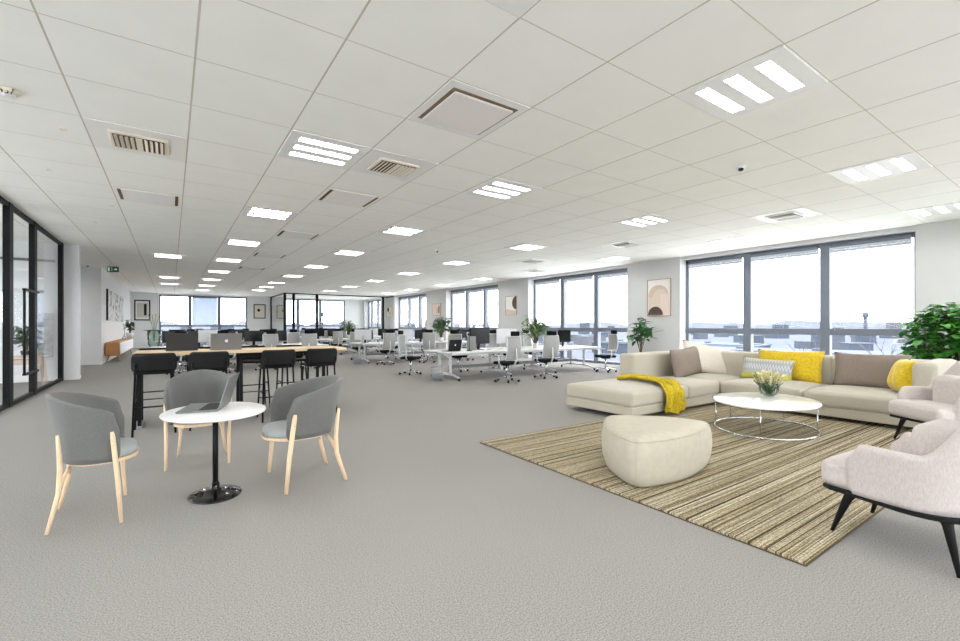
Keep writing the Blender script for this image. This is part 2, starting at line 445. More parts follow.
rows = {1: [-3, 1, 5, 9, 13, 17, 21, 25, 29], 4: [-3, 1, 5, 9, 13, 17, 21, 24, 27], 8: [-3, 1, 5, 9, 13, 17, 21, 25], 12: [-3, 1, 5, 9, 13, 17, 21, 25], -1: [-3, 13, 21, 25], -5: [14, 17]}
for c, rr in rows.items():
    k = 0
    for r in rr:
        x, y = tile(c, r)
        if c == -1: x += .22
        # seen in the frame?
        dd = .568 * x + .823 * y; vis = dd > .5 and abs((.823 * x - .568 * y) / dd) < 1.05
        lab = 'ceiling light, %s in %s' % (ORD[min(k, 11)] if k == 0 else ORD[k] + ' from the viewer', rowname[c]) if vis else 'ceiling light out of view behind the viewer'
        if c == 8 and r == -3: lab = 'bright frosted ceiling light in front of the window wall, three glowing strips washed out'
        if c == -5: lab = 'added unseen ceiling light in the side corridor behind the white pillar, %s one' % ('near' if r == 14 else 'far')  # these lamps are added out of view to brighten the corridor
        if vis: k += 1
        if lum is None: lum = luminaire0(); o = lum; o.location = (x, y, H); o['label'] = lab; o['group'] = 'recessed ceiling lights'
        else: o = dup(lum, (x, y, H), 0, lab, 'recessed ceiling lights')
M_cap = mat('vent_beige', (230, 220, 204), .6); M_panelv = mat('vent_panel', (240, 237, 233), .7); M_hole = mat('vent_dark', (92, 70, 46), .9)
def diffuser(loc, label, big=True, fm=None):
    fm = fm or M_cap
    t = thing('ceiling_vent', label, 'vent', loc, 0, 'ceiling air diffusers')
    h = T / 2 - .012
    MB().box(-h, h, -h, h, -.008, 0).build('backing', M_white if not big else M_panelv, t)
    f = MB().box(-.27, .27, -.25, .25, -.03, -.008, .004, 1); f.build('frame', fm, t)
    MB().box(-.235, .235, -.215, .215, -.032, -.03).build('opening', M_hole, t)
    s = MB()
    for k in range(4):
        for sg in (-1, 1):
            x = sg * (.06 + k * .048)
            M = Matrix.Translation((x, 0, -.035)) @ Matrix.Rotation(sg * .5, 4, 'Y')
            s.box(-.018, .018, -.2, .2, -.003, .003, 0, 1, M)
    s.box(-.03, .03, -.2, .2, -.04, -.033)
    s.build('slat', fm, t)
    return t
x, y = tile(-1, 2); diffuser((x, y, H), 'square louvred air vent with beige slats on the ceiling above the meeting room side')
x, y = tile(2, 1); diffuser((x, y, H), 'louvred air vent on the ceiling behind the large square panel', False)
for (c, r, lab) in ((10, -1, 'air vent in a bright white surround on the ceiling before the big window'), (10, 3, 'small dark air vent on the ceiling beyond the sofa, nearer one'), (12, 9, 'small air vent on the ceiling near the second window bay'), (10, 7, 'small air vent on the ceiling over the desks, farther one')):
    x, y = tile(c, r); diffuser((x, y, H), lab, False, M_white)
def slotpanel(loc, label):
    t = thing('ceiling_vent_panel', label, 'vent', loc, 0, 'slotted ceiling air panels')
    h = T / 2 - .012
    MB().box(-h + .1, h - .1, -h + .05, h - .05, -.015, 0, .004, 1).build('panel', M_panelv, t)
    for sg in (-1, 1): MB().box(sg * (h - .07) - .022, sg * (h - .07) + .022, -h + .1, h - .1, -.006, 0).build('slot', M_hole, t)
for c, r, lab in ((-1, 5, 'flat ceiling air panel with two short brown slots, left of the lights'), (2, 3, 'flat ceiling air panel with two long slots above the bar table'), (2, 7, 'second slotted ceiling air panel beyond the bar table'), (2, 11, 'third slotted ceiling air panel, over the rear desks'), (2, 15, 'fourth and farthest slotted ceiling air panel')):
    x, y = tile(c, r); slotpanel((x, y, H), lab)
x, y = tile(2, -1)
t = thing('ceiling_access_panel', 'large square ceiling air panel with a brown gap all round', 'vent', (x, y, H))
h = T / 2 - .012
MB().box(-h, h, -h, h, -.006, 0).build('surround', M_white, t)
MB().box(-.37, .37, -.35, .35, -.009, -.006).build('gap', mat('gap_brown', (120, 98, 76), .9), t)
MB().box(-.335, .335, -.315, .335, -.03, -.009, .008, 2).build('panel', mat('vent_panel2', (232, 226, 222), .7), t)
def detector(loc, label, num=None, r=.07, cat='detector'):
    t = thing('smoke_detector', label, cat, loc, 0, 'smoke detectors')
    MB().lathe([(0, -.002), (r, -.002), (r, -.02), (r * .8, -.035), (0, -.035)], 24).build('base', M_white if not num else M_cap, t)
    MB().lathe([(0, -.035), (r * .55, -.035), (r * .5, -.06), (r * .3, -.066), (0, -.066)], 20).build('sensor', M_white if num else M_blackpl, t)
    if num: text(num, .07, 'number', M_blackpl, t, (.0, -.068, -.036), (PI * .5 + .35, 0, 0))
    return t
detector((-1.21, 5.74, H), 'round smoke detector marked with the digits 457, top left of the ceiling', '457', .085)
detector((6.24, 2.93, H), 'cream smoke detector with dark sensor on the ceiling above the ottoman', None, .06)
detector((6.13, 11.0, H), 'small smoke detector on the ceiling over the middle desks', None, .05)
detector((-2.4, 20.6, H), 'small detector on the ceiling beside the exit sign', None, .06)
for i, (x, y) in enumerate(((-.96, 6.54), (-1.37, 8.36), (-.86, 10.16), (-1.29, 12.02), (-1.05, 15.95))):
    tag(MB().lathe([(0, -.014), (.02, -.014), (.035, -.004), (.035, 0), (0, 0)], 16).build('sprinkler_head', M_cap, loc=(x, y, H)), 'small brown sprinkler dot on the ceiling near the glass wall, %s from the viewer' % ('nearest' if i == 0 else ORD[i]), 'sprinkler', 'ceiling sprinkler heads')
# exit sign
es = thing('exit_sign', 'green emergency exit sign with white door, figure and arrow hanging from the ceiling', 'sign', (-1.66, 19.9, 3.53), -.45, None, (.85, 1, .9))
MB().box(-.21, .21, -.015, .015, -.3, -.09, .004, 1).build('panel', mat('exit_green', (14, 104, 58), .5), es)
MB().bar((-.12, 0, -.09), (-.12, 0, 0), .01).bar((.12, 0, -.09), (.12, 0, 0), .01).build('hanger', M_silver, es)
mk = MB(); M_wh = emis('sign_white', (235, 245, 238), .3)
mk.box(-.18, -.11, -.018, -.014, -.27, -.12)
mk.tube([(-.04, -.018, -.13), (-.035, -.018, -.14)], .014, 8).bar((-.04, -.017, -.15), (-.025, -.017, -.2), .02, .004).bar((-.025, -.017, -.2), (.01, -.017, -.255), .014, .004).bar((-.025, -.017, -.2), (-.06, -.017, -.255), .014, .004).bar((-.04, -.017, -.16), (.01, -.017, -.185), .01, .004)
mk.prism([(.05, -.02), (.11, -.02), (.11, -.05), (.17, 0), (.11, .05), (.11, .02), (.05, .02)], 0, .004, Matrix.Translation((0, -.015, -.195)) @ Matrix.Rotation(PI / 2, 4, 'X'))
mk.build('pictogram', M_wh, es)

# ------------------------------------------------------------------ blinds
M_blind = mat('blind_fabric', (206, 211, 220), .8)
def blind(a, b, drop, label, axis='y', pos=XW - .1, m=None):
    t = thing('roller_blind', label, 'blind', ((pos, (a + b) / 2, 3.3) if axis == 'y' else ((a + b) / 2, pos, 3.3)), PI / 2 if axis == 'y' else 0, 'window blinds')
    w2 = (b - a) / 2 - .12
    MB().box(-w2, w2, -.03, .03, 0, .07, .01, 2).build('cassette', M_winframe, t)
    s = MB()
    n = max(2, int(drop / .05))
    for k in range(n): s.box(-w2, w2, -.012, .012, -drop * (k + 1) / n + .002, -drop * k / n - .002 if n < 8 else -drop * k / n)
    s.build('fabric', m or M_blind, t)
    MB().tube([(w2 - .08, -.03, .02), (w2 - .08, -.03, -2.0 if axis == 'y' else -.6)], .004, 5).build('cord', M_white, t)
    return t
bn = ['behind the viewer', 'of the big window behind the sofa', 'of the second window bay', 'of the third window bay', 'of the fourth window bay', 'of the farthest window bay']
for i, (a, b) in enumerate(bays[:5]):
    d1, d2 = a + (b - a) * .318, a + (b - a) * .658
    for nm, (p, q) in zip(('near', 'middle', 'far'), ((a, d1), (d1, d2), (d2, b))):
        blind(p, q, .13 if i else .13, 'raised roller blind over the %s pane %s' % (nm, bn[i]))
blind_down = bpy.data.materials.new('blind_down'); blind_down.use_nodes = True
_n = blind_down.node_tree; _n.nodes.clear(); _o = _n.nodes.new('ShaderNodeOutputMaterial'); _m = _n.nodes.new('ShaderNodeMixShader'); _m.inputs[0].default_value = .5
_d = _n.nodes.new('ShaderNodeBsdfDiffuse'); _d.inputs[0].default_value = lin((205, 214, 226)) + (1,); _t = _n.nodes.new('ShaderNodeBsdfTranslucent'); _t.inputs[0].default_value = lin((205, 214, 226)) + (1,)
_n.links.new(_d.outputs[0], _m.inputs[1]); _n.links.new(_t.outputs[0], _m.inputs[2]); _n.links.new(_m.outputs[0], _o.inputs[0])
blind(1.02, 2.7, 1.9, 'pale blue grey blind pulled down over the middle window of the back wall', 'x', YB + .03, blind_down)

# ------------------------------------------------------------------ pictures
def picture(w, h, loc, rz, label, fm, art, cat='picture', fwid=.03, border=None):
    """art(mb_factory) gets the parent and adds pieces; local x along wall, -y toward viewer"""
    t = thing('framed_picture', label, cat, loc, rz)
    f = MB(); d = .035
    f.box(-w / 2, w / 2, -d, 0, -h / 2, -h / 2 + fwid).box(-w / 2, w / 2, -d, 0, h / 2 - fwid, h / 2)
    f.box(-w / 2, -w / 2 + fwid, -d, 0, -h / 2 + fwid, h / 2 - fwid).box(w / 2 - fwid, w / 2, -d, 0, -h / 2 + fwid, h / 2 - fwid)
    f.build('frame', fm, t)
    MB().box(-w / 2 + fwid, w / 2 - fwid, -.02, -.005, -h / 2 + fwid, h / 2 - fwid).build('canvas', border or M_paper, t)
    art(t); return t
def disc_pts(cx, cz, r, a0, a1, n=20): return [(cx + r * math.cos(a0 + (a1 - a0) * k / n), cz + r * math.sin(a0 + (a1 - a0) * k / n)) for k in range(n + 1)]
RX = Matrix.Rotation(PI / 2, 4, 'X')
def shape(t, name, pts, m, lay=0):
    mb = MB(); mb.prism(pts, 0, .003, Matrix.Translation((0, -.02 - .003 * lay, 0)) @ RX); mb.build(name, m, t)
A_sand = mat('art_sand', (214, 200, 182), .8); A_pink = mat('art_blush', (226, 206, 196), .8); A_cream = mat('art_cream', (232, 224, 212), .8)
A_brown = mat('art_brown', (92, 74, 68), .85, rgb2=(70, 58, 56), nscale=14); A_tan = mat('art_tan', (206, 186, 168), .8); A_black = mat('art_black', (28, 28, 30), .8); A_greige = mat('art_greige', (206, 202, 194), .8)
M_pinkframe = mat('rose_wood_frame', (176, 146, 128), .5)
RW = -PI / 2
def art1(t):
    shape(t, 'field', disc_pts(.0 - .02, .05, .36, 0, PI) + [(-.38, -.55), (.34, -.55)], A_sand)
    shape(t, 'arch', disc_pts(-.02, .05, .36, 0, PI) + disc_pts(.05, .0, .28, PI, 0), A_tan, 1)
    shape(t, 'stripes', [(.06, -.56), (.34, -.56), (.34, .1), (.06, .1)], A_pink, 1)
    shape(t, 'half_disc', disc_pts(-.12, -.555, .27, 0, PI), A_brown, 2)
picture(.84, 1.19, (XR - .003, 8.56, 2.31), RW, 'poster of pale arches over a dark half disc, on the pier behind the sofa', M_pinkframe, art1, fwid=.02)
def art2(t):
    shape(t, 'half_disc', disc_pts(.38, .12, .3, PI / 2, 1.5 * PI), A_brown)
    shape(t, 'band', [(-.38, -.4), (.38, -.4), (.38, -.25), (-.38, -.15)], A_sand)
picture(.82, .86, (XR - .003, 16.15, 2.34), RW, 'poster with a dark half disc at its right edge, on the second wall pier', M_pinkframe, art2, fwid=.02)
def art3(t):
    shape(t, 'block', [(0, -.2), (.2, -.2), (.2, .1), (0, .1)], A_tan); shape(t, 'mark', [(.25, -.2), (.36, -.2), (.36, .2), (.25, .2)], A_brown, 1)
picture(1.0, .72, (XR - .003, 23.2, 2.36), RW, 'blush abstract poster on the third wall pier, above the plant', M_pinkframe, art3, fwid=.02, border=A_pink)
def art4(t):
    shape(t, 'sun', disc_pts(-.2, .15, .16, 0, 2 * PI), A_black); shape(t, 'block', [(-.1, -.25), (.3, -.25), (.3, 0), (-.1, 0)], A_sand)
picture(.95, .72, (XR - .003, 30.15, 2.42), RW, 'small cream poster with a black dot on the farthest wall pier', M_pinkframe, art4, fwid=.02, border=A_cream)
def art5(t):
    shape(t, 'field', [(-.28, -.45), (.28, -.45), (.28, .45), (-.28, .45)], A_greige); shape(t, 'bar', [(.08, -.32), (.22, -.32), (.22, .4), (.08, .4)], A_black, 1)
picture(.82, 1.3, (-1.52, YB - .003, 2.4), 0, 'black framed print of a vertical bar, on the back wall left of the windows', M_black, art5, fwid=.07)
def art6(t):
    shape(t, 'blot', disc_pts(-.06, .08, .1, 0, 2 * PI), A_black)
picture(.78, 1.02, (5.22, YB - .003, 2.45), 0, 'black framed print with one black blot, on the back wall right of the windows', M_black, art6, fwid=.06, border=A_cream)
def reflection_art(t):
    shape(t, 'speck', disc_pts(.1, 0, .05, 0, 2 * PI), A_tan)
picture(.9, 1.2, (6.47, YB - .003, 2.3), 0, 'pale grey print standing in for a reflection in the far meeting box glass', A_greige, reflection_art, fwid=.03, border=A_greige)  # flat print put in place of a picture reflected in the glass
def scribble_mat():
    m = bpy.data.materials.new('scribble_art'); m.use_nodes = True; MATS['scribble'] = m; nt = m.node_tree; b = nt.nodes['Principled BSDF']; b.inputs['Roughness'].default_value = .8
    tcn = nt.nodes.new('ShaderNodeTexCoord'); v = nt.nodes.new('ShaderNodeTexVoronoi'); v.feature = 'DISTANCE_TO_EDGE'; v.inputs['Scale'].default_value = 1.6
    n = nt.nodes.new('ShaderNodeTexNoise'); n.inputs['Scale'].default_value = 2.5; ad = nt.nodes.new('ShaderNodeVectorMath'); ad.operation = 'ADD'
    nt.links.new(tcn.outputs['Object'], ad.inputs[0]); nt.links.new(tcn.outputs['Object'], n.inputs['Vector']); nt.links.new(n.outputs['Color'], ad.inputs[1]); nt.links.new(ad.outputs[0], v.inputs['Vector'])
    r = nt.nodes.new('ShaderNodeValToRGB'); r.color_ramp.elements[0].color = (.04, .04, .04, 1); r.color_ramp.elements[1].color = lin((226, 226, 224)) + (1,)
    r.color_ramp.elements[0].position = .015; r.color_ramp.elements[1].position = .06
    nt.links.new(v.outputs['Distance'], r.inputs[0]); nt.links.new(r.outputs[0], b.inputs['Base Color']); return m
ap = thing('wall_artwork', 'long white canvas of thin black scribbled lines on the left wall above the sideboard', 'picture', (-2.1, 26.2, 2.24), PI / 2)
MB().box(-3.5, 3.5, -.04, 0, -.62, .62).build('canvas', scribble_mat(), ap)
MB().box(-3.53, -3.5, -.06, 0, -.62, .62).build('edge', M_blackpl, ap)
ap.rotation_euler = (0, 0, PI / 2)
pw = thing('wall_artwork', 'grey and white abstract print seen through the left glass wall', 'picture', (-2.62, 15.6, 1.35), 0)
MB().box(-.14, .14, -.03, 0, -.75, .38).build('canvas', mat('print_grey', (190, 190, 190), .8, rgb2=(90, 92, 94), nscale=7), pw)
tag(MB().box(-.03, .03, -.008, 0, -.05, .05, .003, 1).build('wall_socket', M_white, loc=(-2.08, 15.6, .35)), 'small white wall socket low on the white pillar', 'socket')

# ------------------------------------------------------------------ rug
def rug_mat():
    m = bpy.data.materials.new('striped_rug'); m.use_nodes = True; MATS['rug'] = m; nt = m.node_tree; b = nt.nodes['Principled BSDF']
    b.inputs['Roughness'].default_value = .95; b.inputs['Specular IOR Level'].default_value = .1
    tcn = nt.nodes.new('ShaderNodeTexCoord'); mp = nt.nodes.new('ShaderNodeMapping'); mp.inputs['Scale'].default_value = (.0012, 1, 0)
    n = nt.nodes.new('ShaderNodeTexNoise'); n.inputs['Scale'].default_value = 27; n.inputs['Detail'].default_value = 3; n.inputs['Roughness'].default_value = .7
    nt.links.new(tcn.outputs['Object'], mp.inputs[0]); nt.links.new(mp.outputs[0], n.inputs['Vector'])
    r = nt.nodes.new('ShaderNodeValToRGB'); e = r.color_ramp.elements; r.color_ramp.interpolation = 'CONSTANT'
    cols = [(0, (60, 50, 36)), (.38, (88, 76, 56)), (.43, (150, 136, 106)), (.46, (196, 186, 160)), (.48, (112, 98, 74)), (.505, (214, 208, 190)), (.53, (160, 144, 112)), (.56, (76, 64, 46)), (.585, (186, 174, 144)), (.62, (110, 96, 72))]
    e[0].position = 0; e[0].color = lin(cols[0][1]) + (1,); e[1].position = cols[1][0]; e[1].color = lin(cols[1][1]) + (1,)
    for p, c in cols[2:]:
        x = e.new(p); x.color = lin(c) + (1,)
    nt.links.new(n.outputs['Fac'], r.inputs[0])
    # woven speckle
    n2 = nt.nodes.new('ShaderNodeTexNoise'); n2.inputs['Scale'].default_value = 60; n2.inputs['Detail'].default_value = 2
    r2 = nt.nodes.new('ShaderNodeValToRGB'); r2.color_ramp.elements[0].color = (.5, .48, .44, 1); r2.color_ramp.elements[1].color = (1, 1, 1, 1); r2.color_ramp.elements[0].position = .38; r2.color_ramp.elements[1].position = .55
    nt.links.new(tcn.outputs['Object'], n2.inputs['Vector']); nt.links.new(n2.outputs['Fac'], r2.inputs[0])
    mx = nt.nodes.new('ShaderNodeMix'); mx.data_type = 'RGBA'; mx.blend_type = 'MULTIPLY'; mx.inputs['Factor'].default_value = .8
    nt.links.new(r.outputs[0], mx.inputs[6]); nt.links.new(r2.outputs[0], mx.inputs[7]); nt.links.new(mx.outputs[2], b.inputs['Base Color'])
    bp = nt.nodes.new('ShaderNodeBump'); bp.inputs['Strength'].default_value = .6; bp.inputs['Distance'].default_value = .01
    nt.links.new(n.outputs['Fac'], bp.inputs['Height']); nt.links.new(bp.outputs[0], b.inputs['Normal']); return m
rg = thing('rug', 'large flat woven rug with beige, cream and brown stripes under the lounge seats', 'rug', (3.04, 1.07, 0))
mb = MB(); mb.box(0, 5.6, 0, 3.33, .004, .02, .004, 1); mb.build('pile', rug_mat(), rg)
mb = MB().box(-.006, 5.6, -.006, 3.336, 0, .008); mb.build('backing', mat('rug_backing', (78, 66, 48), .9), rg)
RZ = .02

# ------------------------------------------------------------------ sofa
so = thing('sectional_sofa', 'large cream linen corner sofa with chaise, standing on the striped rug by the window', 'sofa', (0, 0, RZ))
b = MB(); b.box(5.75, 9.3, 4.35, 5.25, 0, .07).box(8.2, 9.3, 1.6, 4.35, 0, .07); b.build('plinth', M_blackpl, so)
def Lbase():
    o = [(5.5, 4.1), (7.95, 4.1), (7.95, 1.45), (9.5, 1.45), (9.5, 5.42), (5.5, 5.42)]
    mb = MB(); mb.prism(o, .055, .19)
    bmesh.ops.bevel(mb.bm, geom=list(mb.bm.edges), offset=.015, segments=2, affect='EDGES'); return mb
Lbase().build('base', M_sofa, so)
for (x0, x1, y0, y1) in ((5.5, 6.98, 4.09, 5.42), (6.99, 7.98, 4.09, 5.12), (7.99, 9.12, 4.09, 5.12), (7.93, 9.12, 2.84, 4.08), (7.93, 9.12, 1.69, 2.83)):
    MB().pad(x0, x1, y0, y1, .185, .405, .05, .035, .008).build('seat_cushion', M_sofa, so)
MB().pad(6.9, 9.14, 5.1, 5.42, .3, .87, .05, 0, .02).build('backrest', M_sofa, so)
MB().pad(9.12, 9.47, 2.85, 5.42, .3, .87, .05, 0, .02).build('backrest', M_sofa, so)
MB().pad(9.12, 9.47, 1.64, 2.84, .3, .87, .05, 0, .02).build('backrest', M_sofa, so)
MB().pad(8.3, 9.6, 1.43, 1.68, .18, .89, .06, .0, .02).build('armrest', M_sofa, so)

def pillow(name, W, Hh, T, loc, rz, tilt, m, label, roll=0, group=None):
    mb = MB(); mb.cushion(W, Hh, T)
    o = mb.build(name, m, None); o.location = loc; o.rotation_mode = 'ZYX'
    o.matrix_world = Matrix.Translation(loc) @ Matrix.Rotation(rz, 4, 'Z') @ Matrix.Rotation(tilt, 4, 'X') @ Matrix.Rotation(roll, 4, 'Y')
    return tag(o, label, 'cushion', 'scatter cushions on the sofa')
# rz=0: faces -Y ; rz=-pi/2 : faces -X
pillow('cushion', 1.15, .62, .2, (8.86, 4.78, .43), -.55, -.3, M_cream, 'cream cushion standing tall behind the square taupe cushion in the sofa corner', .22)
pillow('cushion', 1.3, .56, .2, (8.22, 4.8, .43), .16, -.2, M_taupe, 'taupe cushion leaning on the short back of the sofa left of the corner', -.04)
pillow('cushion', 1.05, .56, .2, (8.96, 3.42, .42), RW, -.17, M_yellow, 'bright yellow rectangular cushion behind the grey patterned one')
def pat_mat():
    m = bpy.data.materials.new('patterned_cushion'); m.use_nodes = True; MATS['pat'] = m; nt = m.node_tree; b = nt.nodes['Principled BSDF']; b.inputs['Roughness'].default_value = .85
    tcn = nt.nodes.new('ShaderNodeTexCoord'); sp = nt.nodes.new('ShaderNodeSeparateXYZ'); nt.links.new(tcn.outputs['Object'], sp.inputs[0])
    wv = nt.nodes.new('ShaderNodeTexWave'); wv.inputs['Scale'].default_value = 7; wv.bands_direction = 'X'; nt.links.new(tcn.outputs['Object'], wv.inputs['Vector'])
    ad = nt.nodes.new('ShaderNodeMath'); ad.operation = 'MULTIPLY_ADD'; ad.inputs[1].default_value = .07; nt.links.new(wv.outputs['Fac'], ad.inputs[0]); nt.links.new(sp.outputs[2], ad.inputs[2])
    r = nt.nodes.new('ShaderNodeValToRGB'); e = r.color_ramp.elements; r.color_ramp.interpolation = 'CONSTANT'
    e[0].color = lin((186, 182, 84)) + (1,); e[1].position = .15; e[1].color = lin((160, 163, 168)) + (1,)
    for p, c in ((.24, (196, 198, 200)), (.29, (158, 161, 166)), (.38, (214, 208, 150)), (.41, (176, 178, 182))):
        x = e.new(p); x.color = lin(c) + (1,)
    nt.links.new(ad.outputs[0], r.inputs[0]); nt.links.new(r.outputs[0], b.inputs['Base Color']); return m
pillow('cushion', .86, .40, .18, (8.7, 3.68, .43), RW, -.3, pat_mat(), 'grey cushion with zigzag pattern and olive lower band, in front of the yellow one', .02)
pillow('cushion', .95, .56, .2, (8.95, 2.3, .42), RW, -.2, M_taupe, 'long taupe cushion near the right end of the sofa')
pillow('cushion', .5, .5, .34, (8.58, 1.84, .44), RW - 1.0, -.3, M_yellow, 'yellow cushion leaning on the sofa armrest at the right end')
# throw
def throw():
    # centre line: lies on the cushion, turns over the front edge, hangs down
    path = [Vector(p) for p in ((6.42, 5.05, .452), (6.62, 4.98, .468), (6.68, 4.78, .475), (6.62, 4.55, .475), (6.56, 4.32, .47), (6.5, 4.16, .455), (6.48, 4.085, .425), (6.47, 4.055, .36), (6.46, 4.055, .25), (6.45, 4.05, .15), (6.45, 4.045, .06))]
    wd = [.2, .42, .44, .42, .44, .48, .5, .52, .52, .54, .5]
    nrm = [Vector((.45, .9, 0)), Vector((.7, .7, 0)), Vector((1, .25, 0)), Vector((1, 0, 0)), Vector((1, 0, 0)), Vector((1, 0, 0))] + [Vector((1, 0, 0))] * 5
    n = len(path)
    def P(u, v):
        f = v * (n - 1); i = min(int(f), n - 2); a = f - i
        p = path[i].lerp(path[i + 1], a); w_ = wd[i] * (1 - a) + wd[i + 1] * a; d = nrm[i].lerp(nrm[i + 1], a).normalized()
        s = (u - .5) * w_
        hang = max(0, min(1, (f - 6) / 1.0))
        fold = math.sin(u * 22 + v * 3) * .6 + math.sin(u * 39 + v * 7) * .35 + math.sin(v * 17 + u * 6) * .25
        q = p + d * s
        q += Vector((0, -.045 * (fold + 1.1) * hang, 0)) + Vector((0, 0, (.036 * (fold + 1.1)) * (1 - hang)))
        if v > .93: q.z += .02 * math.sin(u * 9)
        return q
    mb = MB(); mb.grid(P, 46, 70); o = mb.build('throw_blanket', M_throw)
    md = o.modifiers.new('t', 'SOLIDIFY'); md.thickness = .008; md.offset = 1
    return o
tag(throw(), 'crumpled mustard yellow throw draped over the chaise and hanging off its front', 'blanket')

# ------------------------------------------------------------------ ottoman
def ottoman():
    t = thing('ottoman', 'cream rounded triangular ottoman with seams on the rug in front of the sofa', 'ottoman', (3.85, 2.63, RZ), 0, None, (.9, .92, 1))
    corners = [Vector((-.76, -.33)), Vector((.72, -.28)), Vector((.02, .66))]
    # rounded triangle outline by quadratic blending of edges bowed outward
    pts = []
    for k in range(3):
        a, bb = corners[k], corners[(k + 1) % 3]; c = Vector((0, 0))
        for j in range(24):
            s = j / 24; p = a.lerp(bb, s); out_ = (a + bb) / 2; out_.normalize(); p = p + out_ * (.16 * 4 * s * (1 - s)) * .9
            pts.append(p)
    # smooth corners
    for it in range(3): pts = [(pts[i - 1] + pts[i] * 2 + pts[(i + 1) % len(pts)]) / 4 for i in range(len(pts))]
    prof = [(0, .0), (.86, .0), (.93, .03), (.975, .1), (1.0, .2), (.995, .3), (.965, .37), (.93, .405), (.87, .425), (.6, .437), (.3, .44), (0, .44)]
    mb = MB(); rings = []
    for s, z in prof:
        if s == 0: rings.append([mb.bm.verts.new((0, 0, z))])
        else: rings.append([mb.bm.verts.new((p.x * s, p.y * s, z)) for p in pts])
    n = len(pts)
    for A, B in zip(rings, rings[1:]):
        for k in range(n):
            q = []
            for v in (A[k % len(A)], A[(k + 1) % len(A)], B[(k + 1) % len(B)], B[k % len(B)]):
                if v not in q: q.append(v)
            mb.bm.faces.new(q).smooth = True
    mb.build('body', M_pale, t)
    sm = MB()
    for k in (0, 24, 48):
        sm.tube([(pts[k].x * s * 1.002, pts[k].y * s * 1.002, z) for s, z in prof[2:9]], .004, 6)
    sm.tube([(p.x * .95, p.y * .95, .398) for p in pts], .004, 6, closed=True)
    sm.build('seam', M_pale, t)
ottoman()

# ------------------------------------------------------------------ coffee table and flowers
va = math.atan2(6.6, 2.78)   # viewing azimuth, measured from +Y toward +X
ct = thing('coffee_table', 'round white coffee table with thin chrome ring base on the rug', 'table', (6.58, 2.78, RZ), .2)
E = .835
MB().lathe([(0, .358), (.71, .358), (.73, .366), (.735, .378), (.73, .388), (.72, .392), (0, .392)], 64, 1, E).build('tabletop', mat('white_gloss', (246, 246, 244), .12), ct)
MB().tube([(.71 * math.cos(a * PI / 32), .71 * E * math.sin(a * PI / 32), .012) for a in range(64)], .012, 8, closed=True).build('ring_base', M_chrome, ct)
for a in (-1.75, -.15, 1.05, 2.15, 3.3):
    MB().tube([(.71 * math.cos(a), .71 * E * math.sin(a), .015), (.71 * math.cos(a), .71 * E * math.sin(a), .36)], .007, 8).build('leg', M_chrome, ct)
vz = RZ + .392
fv = thing('flower_vase', 'glass bowl vase packed with cream flowers and dark leaves, on the coffee table', 'vase', (6.93, 2.88, vz), 0, None, (.85, .85, .95))
MB().lathe([(0, .002), (.08, .002), (.115, .03), (.14, .08), (.145, .14), (.15, .18), (.145, .18), (.138, .14), (.133, .08), (.11, .035), (.07, .012), (0, .012)], 32).build('bowl', M_glass3, fv)
s = MB()
for k in range(38):
    a = random.random() * 2 * PI; r0 = random.random() * .07; r1 = .06 + random.random() * .17; z1 = .2 + random.random() * .16
    s.tube([(r0 * math.cos(a + 2), r0 * math.sin(a + 2), .02), (r1 * .5 * math.cos(a), r1 * .5 * math.sin(a), .13), (r1 * math.cos(a), r1 * math.sin(a), z1)], .006, 5)
def leafq(mb, base, d, up, L_, W_, bend=.25):
    d = Vector(d).normalized(); up = Vector(up); sd = d.cross(up)
    if sd.length < 1e-3: sd = Vector((1, 0, 0))
    sd.normalize(); nn = sd.cross(d).normalized()
    pf = [0, .7, 1, .75, .0]; rows = []
    for i, pw_ in enumerate(pf):
        f = i / (len(pf) - 1); c = Vector(base) + d * (L_ * f) - nn * (bend * L_ * f * f)
        if pw_ == 0: rows.append([mb.bm.verts.new(c)])
        else:
            e = sd * (W_ / 2 * pw_); rows.append([mb.bm.verts.new(c - e + nn * W_ * .1), mb.bm.verts.new(c), mb.bm.verts.new(c + e + nn * W_ * .1)])
    for A, B in zip(rows, rows[1:]):
        if len(A) == 1: q = [(A[0], B[0], B[1]), (A[0], B[1], B[2])]
        elif len(B) == 1: q = [(A[0], A[1], B[0]), (A[1], A[2], B[0])]
        else: q = [(A[0], A[1], B[1], B[0]), (A[1], A[2], B[2], B[1])]
        for f in q: ff = mb.bm.faces.new(f); ff.smooth = True; ff.material_index = mb.mi
for k in range(26):
    a = random.random() * 2 * PI; r = random.random() * .1
    leafq(s, (r * math.cos(a), r * math.sin(a), .05 + random.random() * .12), (math.cos(a), math.sin(a), 1.2), (0, 0, 1), .12, .04)
s.build('leaves', mat('dark_leaf', (72, 90, 58), .5), fv, fixn=False)
M_petal = mat('cream_petal', (240, 234, 196), .7, rgb2=(222, 212, 160), nscale=30)
for k in range(19):
    fb = MB()
    a = k * 2.4; r = .035 + .17 * math.sqrt(k / 19); cx_, cy_ = r * math.cos(a), r * math.sin(a); zt_ = .35 - r * .35 + random.random() * .05
    tip = Vector((cx_ * 1.25, cy_ * 1.25, zt_)); bs = Vector((cx_ * .9, cy_ * .9, zt_ - .13))
    for j in range(22):
        f = j / 21; c = bs.lerp(tip, f); aa = j * 2.4
        leafq(fb, c, (math.cos(aa), math.sin(aa), .7 + f), (0, 0, 1), .05 * (1.15 - .5 * f), .034, .35)
    fb.build('flower', M_petal, fv, fixn=False)

